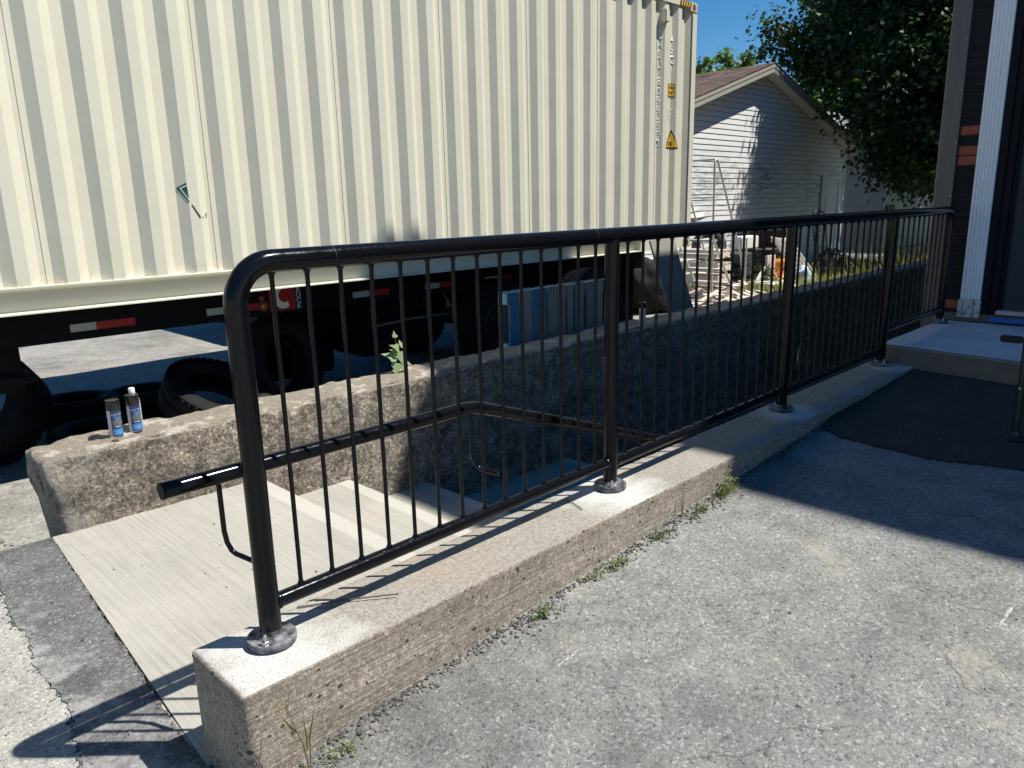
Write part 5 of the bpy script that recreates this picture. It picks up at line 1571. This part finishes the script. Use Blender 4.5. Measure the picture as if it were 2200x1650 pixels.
# weeds along the foot of the curb
wx = [(0.80, 1.585, 'tall', 'spindly grass weed with arching blades at the near corner of the curb'), (0.90, 1.57, 'low', 'small dark weed just right of the spindly grass at the near curb end'),
      (1.70, 1.585, 'rosette', 'bright green rosette weed among gravel at the first dust patch of the curb'), (2.02, 1.60, 'low', 'flattened grass tuft in the crack near the middle of the curb'),
      (2.12, 1.59, 'rosette', 'small olive weed beside the flattened tuft at the curb foot'), (2.42, 1.60, 'rosette', 'light green weed under the cracked part of the curb'),
      (2.63, 1.615, 'stalk', 'dry upright stalk against the curb face'), (2.72, 1.59, 'rosette', 'yellow green weed beside the dry stalk at the curb foot'), (2.95, 1.60, 'bush', 'bushy green weed at the edge of the building shadow beside the curb'), (3.62, 1.615, 'low', 'dark weed tuft at the curb foot inside the building shadow')]
for x, y, kind, lab in wx:
    zb = z_asph(x, y)
    w = thing('weed', lab, 'weed', (x, y, zb), group='weeds along the curb')
    if kind == 'tall':
        MB().tube([(x, y, zb), (x-0.01, y, zb+0.09), (x-0.035, y-0.005, zb+0.17), (x-0.05, y-0.008, zb+0.24)], [0.0022, 0.002, 0.0014, 0.0007], 6).build('stem', M['stem'], w)
        MB().tube([(x+0.003, y, zb), (x+0.006, y-0.004, zb+0.10), (x+0.022, y-0.008, zb+0.175)], [0.002, 0.0018, 0.0008], 6).build('stem', M['stem'], w)
        for (a, b_, c) in (((x-0.015, y, zb+0.11), (x-0.07, y-0.01, zb+0.135), (x-0.11, y-0.01, zb+0.115)), ((x, y, zb+0.07), (x-0.004, y-0.01, zb+0.13), (x-0.012, y-0.015, zb+0.175)), ((x+0.006, y, zb+0.10), (x+0.016, y-0.008, zb+0.15), (x+0.022, y-0.012, zb+0.19)), ((x, y, zb+0.02), (x-0.05, y-0.03, zb+0.07), (x-0.08, y-0.04, zb+0.05)), ((x, y, zb+0.02), (x+0.06, y-0.03, zb+0.07), (x+0.10, y-0.05, zb+0.05)), ((x-0.02, y, zb+0.13), (x-0.045, y, zb+0.165), (x-0.06, y, zb+0.20))):
            a, b_, c = Vector(a), Vector(b_), Vector(c)
            m = MB(); pts = [a.lerp(b_, t_).lerp(b_.lerp(c, t_), t_) for t_ in lin(0, 1, 7)]
            sd = Vector((0.4, -0.5, 0.75))
            for i in range(6):
                w0, w1 = 0.009*math.sin(math.pi*(0.12+0.88*i/6)), 0.009*math.sin(math.pi*(0.12+0.88*(i+1)/6))
                m.add([pts[i]-sd*w0/2, pts[i]+sd*w0/2, pts[i+1]+sd*w1/2, pts[i+1]-sd*w1/2], [(0, 1, 2, 3)])
            m.build('leaf', M['grass'], w, smooth=True)
        for k in range(5):
            q = Vector((x-0.05, y-0.008, zb+0.235)); e = q + Vector((random.uniform(-0.05, 0.02), random.uniform(-0.01, 0.01), random.uniform(-0.01, 0.05)))
            MB().tube([q - Vector((0, 0, 0.02*k*0.6)), e], [0.0012, 0.001], 5).build('seed_head', M['drygrass'], w)
    elif kind == 'stalk':
        for k in range(5):
            MB().tube([(x + random.uniform(-0.01, 0.01), y, zb), (x + random.uniform(-0.02, 0.02), y+0.004, zb+random.uniform(0.08, 0.17))], [0.0015, 0.0007], 5).build('stem', M['drygrass'], w)
    else:
        cnt = {'low': 26, 'rosette': 46, 'bush': 80}[kind]
        rad = {'low': 0.035, 'rosette': 0.035, 'bush': 0.05}[kind]
        base = np.stack([x + rng.normal(0, rad, cnt), y - np.abs(rng.normal(0, 0.018, cnt)), np.full(cnt, zb)], 1)
        blades('blades', M['grass'] if kind != 'rosette' else M['weed'], base, rng.uniform(0.015, 0.05 if kind != 'bush' else 0.09, cnt), 0.004, rng.uniform(0.3, 1.3, cnt), w)
        if kind in ('rosette', 'bush'):
            N = 14 if kind == 'rosette' else 60
            pos = np.stack([x + rng.normal(0, rad*0.6, N), y - np.abs(rng.normal(0, 0.015, N)), zb + rng.uniform(0.008, 0.02 if kind == 'rosette' else 0.10, N)], 1)
            leaves_mesh('leaves', M['weed'], pos, rng.normal(size=(N, 3))*0.5 + np.array([0, -0.3, 1.0]), rng.uniform(0.011, 0.023, N), 'oval', None, w)
# crumbled asphalt and gravel in the joint
def stones(name, mat, pts, smin, smax, seed):
    r_ = random.Random(seed)
    bm = bmesh.new(); bmesh.ops.create_icosphere(bm, subdivisions=1, radius=1)
    bv = [v.co.copy() for v in bm.verts]; bf = [tuple(v.index for v in f.verts) for f in bm.faces]; bm.free()
    m = MB()
    for p in pts:
        s_ = r_.uniform(smin, smax)*r_.choice((0.6, 0.8, 1.0, 1.0, 1.5))
        sc = Vector((r_.uniform(0.6, 1.2), r_.uniform(0.6, 1.2), r_.uniform(0.4, 0.8)))*s_
        ro = Euler((r_.uniform(-0.4, 0.4), r_.uniform(-0.4, 0.4), r_.uniform(0, 6))).to_matrix()
        m.add([Vector(p) + ro @ Vector((v.x*sc.x*r_.uniform(0.75, 1.2), v.y*sc.y*r_.uniform(0.75, 1.2), v.z*sc.z*r_.uniform(0.75, 1.2))) for v in bv], bf)
    return m.build(name, mat, None, kind='stuff')
pts = []
for i in range(1500):
    x = 0.72 + 4.3*random.random()**1.15
    dens = 0.5 + 0.5*nz(x, 0, 0, 3.3)
    if random.random() > dens + 0.25: continue
    y = 1.632 - abs(random.gauss(0, 0.013 + 0.018*dens))
    pts.append((x, y, z_asph(x, y) + 0.002))
stones('crumbled_asphalt', M['stone_dark'], pts, 0.003, 0.0075, 1)
pts = []
for (cx_, cy_, n_, sx, sy) in ((1.66, 1.575, 90, 0.09, 0.025), (1.2, 1.6, 60, 0.2, 0.015), (2.6, 1.585, 110, 0.16, 0.025), (0.86, 1.56, 60, 0.10, 0.03), (2.85, 1.58, 60, 0.12, 0.025), (0.62, 1.58, 120, 0.05, 0.10), (0.66, 1.80, 60, 0.02, 0.12)):
    for i in range(n_):
        x, y = random.gauss(cx_, sx), random.gauss(cy_, sy)
        if x > 0.67: y = min(y, 1.634)
        pts.append((x, y, (z_asph(x, y) if x > 0.67 or y < 1.5 else -0.331) + 0.002))
stones('loose_gravel', M['stone'], pts, 0.0035, 0.009, 2)
pts = []
for i in range(420):
    x, y = random.uniform(-0.5, 4.5), random.uniform(-0.5, 1.62)
    pts.append((x, y, z_asph(x, y) + 0.001))
for i in range(170):
    x, y = random.uniform(0.1, 0.66), random.uniform(1.7, 3.9)
    pts.append((x, y, (-0.331 if x > 0.5 else -0.344)))
for i in range(40):
    pts.append((random.uniform(0.75, 1.8), random.uniform(1.95, 3.9), -0.337))
for i in range(500):
    x, y = random.uniform(-1.0, 2.5), random.uniform(4.3, 7.5)
    pts.append((x, y, z_yard(x, y)))
for i in range(260):
    x = random.uniform(-0.6, 0.85); pts.append((x, 4.0 + abs(random.gauss(0, 0.05)), -0.59 + random.uniform(0, 0.12)))
stones('scattered_grit', M['stone'], pts, 0.0018, 0.006, 3)
pts = [(random.uniform(-0.3, 0.75), random.uniform(4.05, 5.2), -0.59) for i in range(120)]
stones('yard_rubble', M['stone'], pts, 0.008, 0.028, 4)
for (a, b_, lab) in (((0.985, 1.93, 0.004), (1.235, 1.755, 0.012), 'long thin dark rod lying across the curb near the end post'), ((2.17, 1.872, 0.004), (2.135, 1.762, 0.005), 'short thin rod lying on the curb left of the second post')):
    m = MB(); a, b_ = Vector(a), Vector(b_); m.tube([a, a.lerp(b_, 0.5) + Vector((0.002, 0.002, 0.002)), b_], 0.0022, 6)
    o = m.build('welding_rod', M['twig'], None, origin=a); tag(o, lab, 'rod', 'rods left on the curb')
m = MB(); bm = bmesh.new(); bmesh.ops.create_icosphere(bm, subdivisions=2, radius=1)
m.add([(1.145 + v.co.x*0.022*(1+0.3*nz(v.co.x, v.co.y, v.co.z, 2)), 3.985 + v.co.y*0.018, 0.052 + v.co.z*0.018*(1+0.4*nz(v.co.x, v.co.y, v.co.z, 3))) for v in bm.verts], [tuple(v.index for v in f.verts) for f in bm.faces]); bm.free()
o = m.build('rock', M['bark'], None, origin=(1.145, 3.985, 0.04)); tag(o, 'small purplish stone lodged in the wall edge below the spray cans', 'stone')

# ------------------------------------------------------------------ grass of the yard
N = 24000
gx_ = rng.uniform(12.2, 21.0, N); gy_ = rng.uniform(4.35, 8.3, N)
keep = (np.array([nz(a, b_, 0, 0.9) for a, b_ in zip(gx_, gy_)]) > -0.45) & ~((gx_ < 13.3) & (gy_ > 6.2))
gx_, gy_ = gx_[keep], gy_[keep]
base = np.stack([gx_, gy_, np.full(len(gx_), -0.6)], 1)
blades('grass', M['grass'], base, rng.uniform(0.08, 0.34, len(gx_)), 0.012, rng.uniform(0.2, 1.2, len(gx_)), kind='stuff')
N = 3600
base = np.stack([rng.uniform(15.5, 26.0, N), 4.3 + np.abs(rng.normal(0, 1.6, N)), np.full(N, -0.6)], 1)
blades('dry_grass', M['drygrass'], base, rng.uniform(0.25, 0.75, N), 0.010, rng.uniform(0.1, 0.6, N), kind='stuff')
def bush(name, mat, c, r, n, lab, cat='bush', kind='oval', size=(0.05, 0.10), group=None):
    t = thing(name, lab, cat, (c[0], c[1], -0.6), group=group)
    for k in range(5):
        e = Vector((c[0]+random.uniform(-1, 1)*r[0]*0.6, c[1]+random.uniform(-1, 1)*r[1]*0.6, c[2]+r[2]*0.5))
        MB().tube([(c[0], c[1], -0.62), Vector((c[0], c[1], -0.6)).lerp(e, 0.5), e], [0.012, 0.008, 0.003], 6).build('stem', M['bark'], t)
    p = rng.normal(size=(n, 3)); p /= np.linalg.norm(p, axis=1, keepdims=True)
    p *= rng.uniform(0.4, 1.0, (n, 1))
    pos = np.array(c) + p*np.array(r)
    pos[:, 2] = np.maximum(pos[:, 2], -0.58)
    leaves_mesh('foliage', mat, pos, p*0.6 + rng.normal(size=(n, 3))*0.5 + np.array([0, 0, 0.6]), rng.uniform(size[0], size[1], n), kind, None, t)
    return t
bush('weed_bush', M['maple_leaf'], (14.25, 7.05, -0.36), (0.26, 0.28, 0.30), 360, 'dark leafy weed clump growing in front of the tyre stacks', 'weed clump')

# ------------------------------------------------------------------ trees
def tree(name, label, base, limbs, trunk_r, clump, leaf_mat, leaf_size, nleaf, kind, group=None, seed=1, droop=0.25):
    t = thing(name, label, 'tree', base, group=group)
    r_ = random.Random(seed)
    B = Vector(base)
    crown_pts = []
    tm = MB()
    topz = max(l[2] for l in limbs)
    hgt = B.z + (topz-B.z)*0.6
    tm.tube([B - Vector((0, 0, 0.1)), B + Vector((0.05, 0, (hgt-B.z)*0.3)), B + Vector((-0.05, 0.1, (hgt-B.z)*0.65)), B + Vector((0.1, 0, hgt-B.z))], [trunk_r*1.25, trunk_r, trunk_r*0.75, trunk_r*0.3], 12)
    tm.build('trunk', M['bark'], t, smooth=True)
    lm = MB()
    for lx_, ly_, lz_, spread in limbs:
        e = Vector((lx_, ly_, lz_))
        s0 = B + Vector((0, 0, min(max((lz_-B.z)*0.45, 0.9), (hgt-B.z)*0.95)))
        midp = s0.lerp(e, 0.55) + Vector((r_.uniform(-0.3, 0.3), r_.uniform(-0.3, 0.3), 0.45 if lz_ > B.z + 3 else 0.9))
        pth_ = [s0.lerp(midp, q/5).lerp(midp.lerp(e, q/5), q/5) for q in range(6)]
        lm.tube(pth_, [trunk_r*0.38*(1-0.85*q/5) for q in range(6)], 7)
        for k in range(int(clump*spread)):
            q = r_.uniform(0.35, 1.0)
            s1 = s0.lerp(midp, q).lerp(midp.lerp(e, q), q)
            d = Vector((r_.gauss(0, 1), r_.gauss(0, 1), r_.gauss(0, 0.7)))
            d = d.normalized()*spread*r_.uniform(0.3, 1.0)*(0.55 + 0.45*q)
            e2 = s1 + d
            if r_.random() < 0.5:
                lm.tube([s1, s1.lerp(e2, 0.5) + Vector((0, 0, 0.08)), e2], [0.022, 0.014, 0.006], 5)
            crown_pts.append((e2, r_.uniform(0.28, 0.55)*min(1.3, spread**0.4)))
    lm.build('branches', M['bark'], t, smooth=True)
    C_ = np.array([c[0] for c in crown_pts]); rad = np.array([c[1] for c in crown_pts])
    idx = rng.integers(0, len(C_), nleaf)
    off = rng.normal(size=(nleaf, 3))*rad[idx][:, None]*np.array([0.62, 0.62, 0.42])
    pos = C_[idx] + off
    nr = off*0.5/(rad[idx][:, None]) + rng.normal(size=(nleaf, 3))*0.55 + np.array([0.0, 0.0, 0.75])
    sp = rng.normal(size=(nleaf, 3))*0.7 + np.array([0, 0, -droop*3])
    o = leaves_mesh('crown', leaf_mat, pos, nr, rng.uniform(leaf_size*0.7, leaf_size*1.25, nleaf), kind, sp, t)
    return t
L = [(18.6, 9.4, 5.0, 0.75), (18.3, 9.2, 4.7, 0.6), (18.0, 8.6, 5.0, 0.8), (18.6, 8.5, 6.2, 1.0), (18.8, 7.6, 5.4, 1.3), (18.2, 7.2, 4.2, 1.2), (18.4, 6.6, 3.2, 1.1), (18.6, 6.0, 2.5, 1.0), (18.9, 5.9, 4.6, 1.3), (18.6, 5.4, 2.0, 0.75), (19.3, 5.2, 3.6, 1.3),
     (19.3, 6.3, 6.4, 1.5), (19.6, 4.6, 5.6, 1.5), (20.5, 7.6, 7.6, 1.6), (21, 5.2, 8.6, 1.8), (22.6, 6.5, 8.6, 1.8), (22.8, 4.2, 7.2, 1.8), (21.3, 3.3, 6.2, 1.7), (23.6, 5.6, 6.2, 1.8), (20.2, 8.8, 6.6, 1.2), (21.5, 9.2, 6.4, 1.4), (22.6, 8.4, 5.8, 1.5), (20.0, 4.2, 3.2, 1.2), (18.7, 6.9, 2.5, 0.8), (19.0, 7.4, 3.2, 0.9), (20.8, 6.4, 5.0, 1.5), (19.9, 7.3, 4.4, 1.3), (21.6, 7.6, 4.6, 1.3), (19.2, 8.2, 4.7, 0.9), (18.4, 6.2, 1.75, 0.55), (18.3, 5.5, 1.55, 0.5),
     (19.6, 6.0, 8.2, 1.3), (20.4, 5.0, 9.6, 1.5), (21.6, 4.2, 10.6, 1.6), (22.6, 3.6, 9.4, 1.7), (19.0, 7.0, 7.2, 1.0), (20.6, 6.2, 10.6, 1.4), (21.8, 6.0, 11.6, 1.5), (19.4, 6.8, 6.2, 1.2), (20.3, 5.0, 7.2, 1.5), (19.0, 5.7, 4.4, 1.1), (18.8, 6.4, 4.4, 1.1), (18.9, 7.2, 4.8, 1.1), (19.2, 7.9, 5.6, 1.1), (18.9, 6.7, 3.6, 0.9)]
tree('maple_tree', 'large dark green maple tree overhanging the white garage beside the brick building', (21.3, 5.7, -0.6), L, 0.30, 30, M['maple_leaf'], 0.135, 105000, 'maple', seed=3)
def far_tree(c, r, lab, seed, n=5200):
    lims = []
    rr = random.Random(seed)
    for k in range(13):
        a = rr.uniform(0, 6.28)
        lims.append((c[0]+math.cos(a)*r*rr.uniform(0.2, 0.7), c[1]+math.sin(a)*r*rr.uniform(0.2, 0.7), c[2]+rr.uniform(-0.8, 0.55)*r*1.2, r*0.42))
    lims.append((c[0], c[1], c[2]+r*1.25, r*0.33))
    tree('far_tree', lab, (c[0], c[1], -0.6), lims, 0.22, 7, M['bright_leaf'], 0.34, n, 'maple', 'sunlit trees beyond the garage roof', seed, 0.0)
far_tree((42.6, 26.0, 7.0), 1.9, 'sunlit green tree top touching the container edge above the garage roof', 11)
far_tree((45.6, 26.0, 7.0), 2.4, 'broad sunlit tree top in the middle above the garage ridge', 12, 7000)
far_tree((49.2, 26.5, 7.7), 2.3, 'sunlit tree top with a thin spire just left of the dark maple', 13)
far_tree((33.0, 13.8, 4.6), 2.6, 'lit yellow green tree showing through the gap right of the garage ridge', 14, 8000)
far_tree((36.0, 11.5, 6.0), 3.2, 'bright tree glimpsed through the maple leaves beside the brown trim', 15, 8000)
tree('added_shade_tree', 'dark tree added to shade the neighbour house and mostly hidden by the brick building', (29.6, 5.4, -0.6), [(28.6, 6.6, 3.4, 1.3), (28.4, 5.6, 4.6, 1.6), (28.6, 7.2, 5.2, 1.6), (29.2, 7.4, 6.6, 1.8), (29.5, 5.0, 6.8, 2.0), (30.8, 6.4, 7.4, 2.0), (30.5, 4.5, 5.0, 1.9), (31.8, 5.6, 6.0, 2.0), (29.0, 6.0, 8.4, 1.8), (30.4, 5.4, 9.2, 1.8), (32.4, 6.6, 7.6, 1.8), (28.4, 4.6, 3.4, 1.4), (26.4, 4.8, 5.0, 1.5), (25.8, 4.0, 6.2, 1.5), (27.0, 4.0, 4.6, 1.5), (26.2, 3.2, 7.4, 1.5), (33.6, 6.0, 7.0, 2.0), (34.8, 6.4, 6.4, 2.0), (36.2, 6.2, 7.0, 2.0)], 0.26, 22, M['maple_leaf'], 0.19, 42000, 'maple', None, 21)  # added tree, its limbs placed to shade the house and ground
sk = thing('added_skip', 'black skip added to darken the gap beyond the trailer wheels', 'skip', (7.2, 10.4, -0.6))  # added dark mass closing off the ground seen beneath the trailer
mb = MB(); mb.prism([(9.7, -0.5), (11.3, -0.5), (11.7, 0.72), (9.3, 0.72)], 'X', 4.95, 10.6); mb.build('body', M['chassis'], sk, fix=True)
for x in (5.0, 6.1, 7.2, 8.3, 9.4, 10.5):
    mb = MB(); mb.add([(x, 9.66, -0.5), (x+0.08, 9.66, -0.5), (x+0.08, 9.26, 0.72), (x, 9.26, 0.72), (x, 9.72, -0.5), (x+0.08, 9.72, -0.5), (x+0.08, 9.32, 0.72), (x, 9.32, 0.72)], [(0, 1, 2, 3), (4, 7, 6, 5), (0, 4, 5, 1), (1, 5, 6, 2), (2, 6, 7, 3), (3, 7, 4, 0)]); mb.build('added_skip_rib', M['chassis'], sk)
mb = MB(); mb.box((4.9, 9.2, 0.72), (10.65, 11.8, 0.80)); mb.build('rim', M['chassis'], sk)  # rim of the added skip
for x in (5.3, 10.1):
    mb = MB(); mb.box((x, 9.8, -0.6), (x+0.12, 11.2, -0.5)); mb.build('added_skip_skid', M['chassis'], sk)
blob('added_dark_heap', M['rubber'], (10.30, 7.10, -0.22), (0.50, 0.42, 0.50), 17, 0.22, lab='low black heap added to darken the gap just beyond the end of the container', cat='heap')  # added dark mass covering the pale siding beyond the container
for x_ in (8.15,):
    for y_ in (5.86, 7.10):
        mb = MB(); mb.bevbox((x_, y_, -0.42), (x_+0.015, y_+0.56, 0.42), 0.004); mb.build('mud_flap', M['rubber'], ch)
# splintered offcuts round the pallet pile
mb = MB()
rr_ = random.Random(31)
for i in range(150):
    x_, y_ = rr_.gauss(11.6, 0.75), rr_.gauss(6.5, 0.65)
    L_ = rr_.uniform(0.12, 0.55); w_ = rr_.uniform(0.03, 0.10); zz_ = -0.58 + rr_.random()**2*0.30
    if y_ < 4.6: continue
    rm_ = Euler((rr_.uniform(-0.35, 0.35), rr_.uniform(-0.35, 0.35), rr_.uniform(0, 6.28))).to_matrix()
    b2 = MB(); b2.box((-L_/2, -w_/2, -0.009), (L_/2, w_/2, 0.009))
    mb.add([rm_ @ Vector(v) + Vector((x_, y_, zz_)) for v in b2.v], b2.f)
mb.build('wood_offcuts', M['pallet'], None, kind='stuff')
# crumbs along the crack beside the dark strip
pts = []
for i in range(420):
    y = random.uniform(1.75, 3.95)
    xc = float(np.interp(y, [1.75, 2.0, 2.28, 2.5, 2.7, 2.85, 3.04, 3.2, 3.63, 3.98], [0.36, 0.39, 0.43, 0.47, 0.455, 0.45, 0.485, 0.47, 0.514, 0.56]))
    pts.append((xc + random.gauss(0, 0.010), y, -0.342))
for i in range(160):
    y = random.uniform(1.9, 3.95); pts.append((0.655 + (y-2.05)*0.076 - abs(random.gauss(0, 0.008)), y, -0.338))
stones('crack_crumbs', M['stone_dark'], pts, 0.002, 0.006, 9)
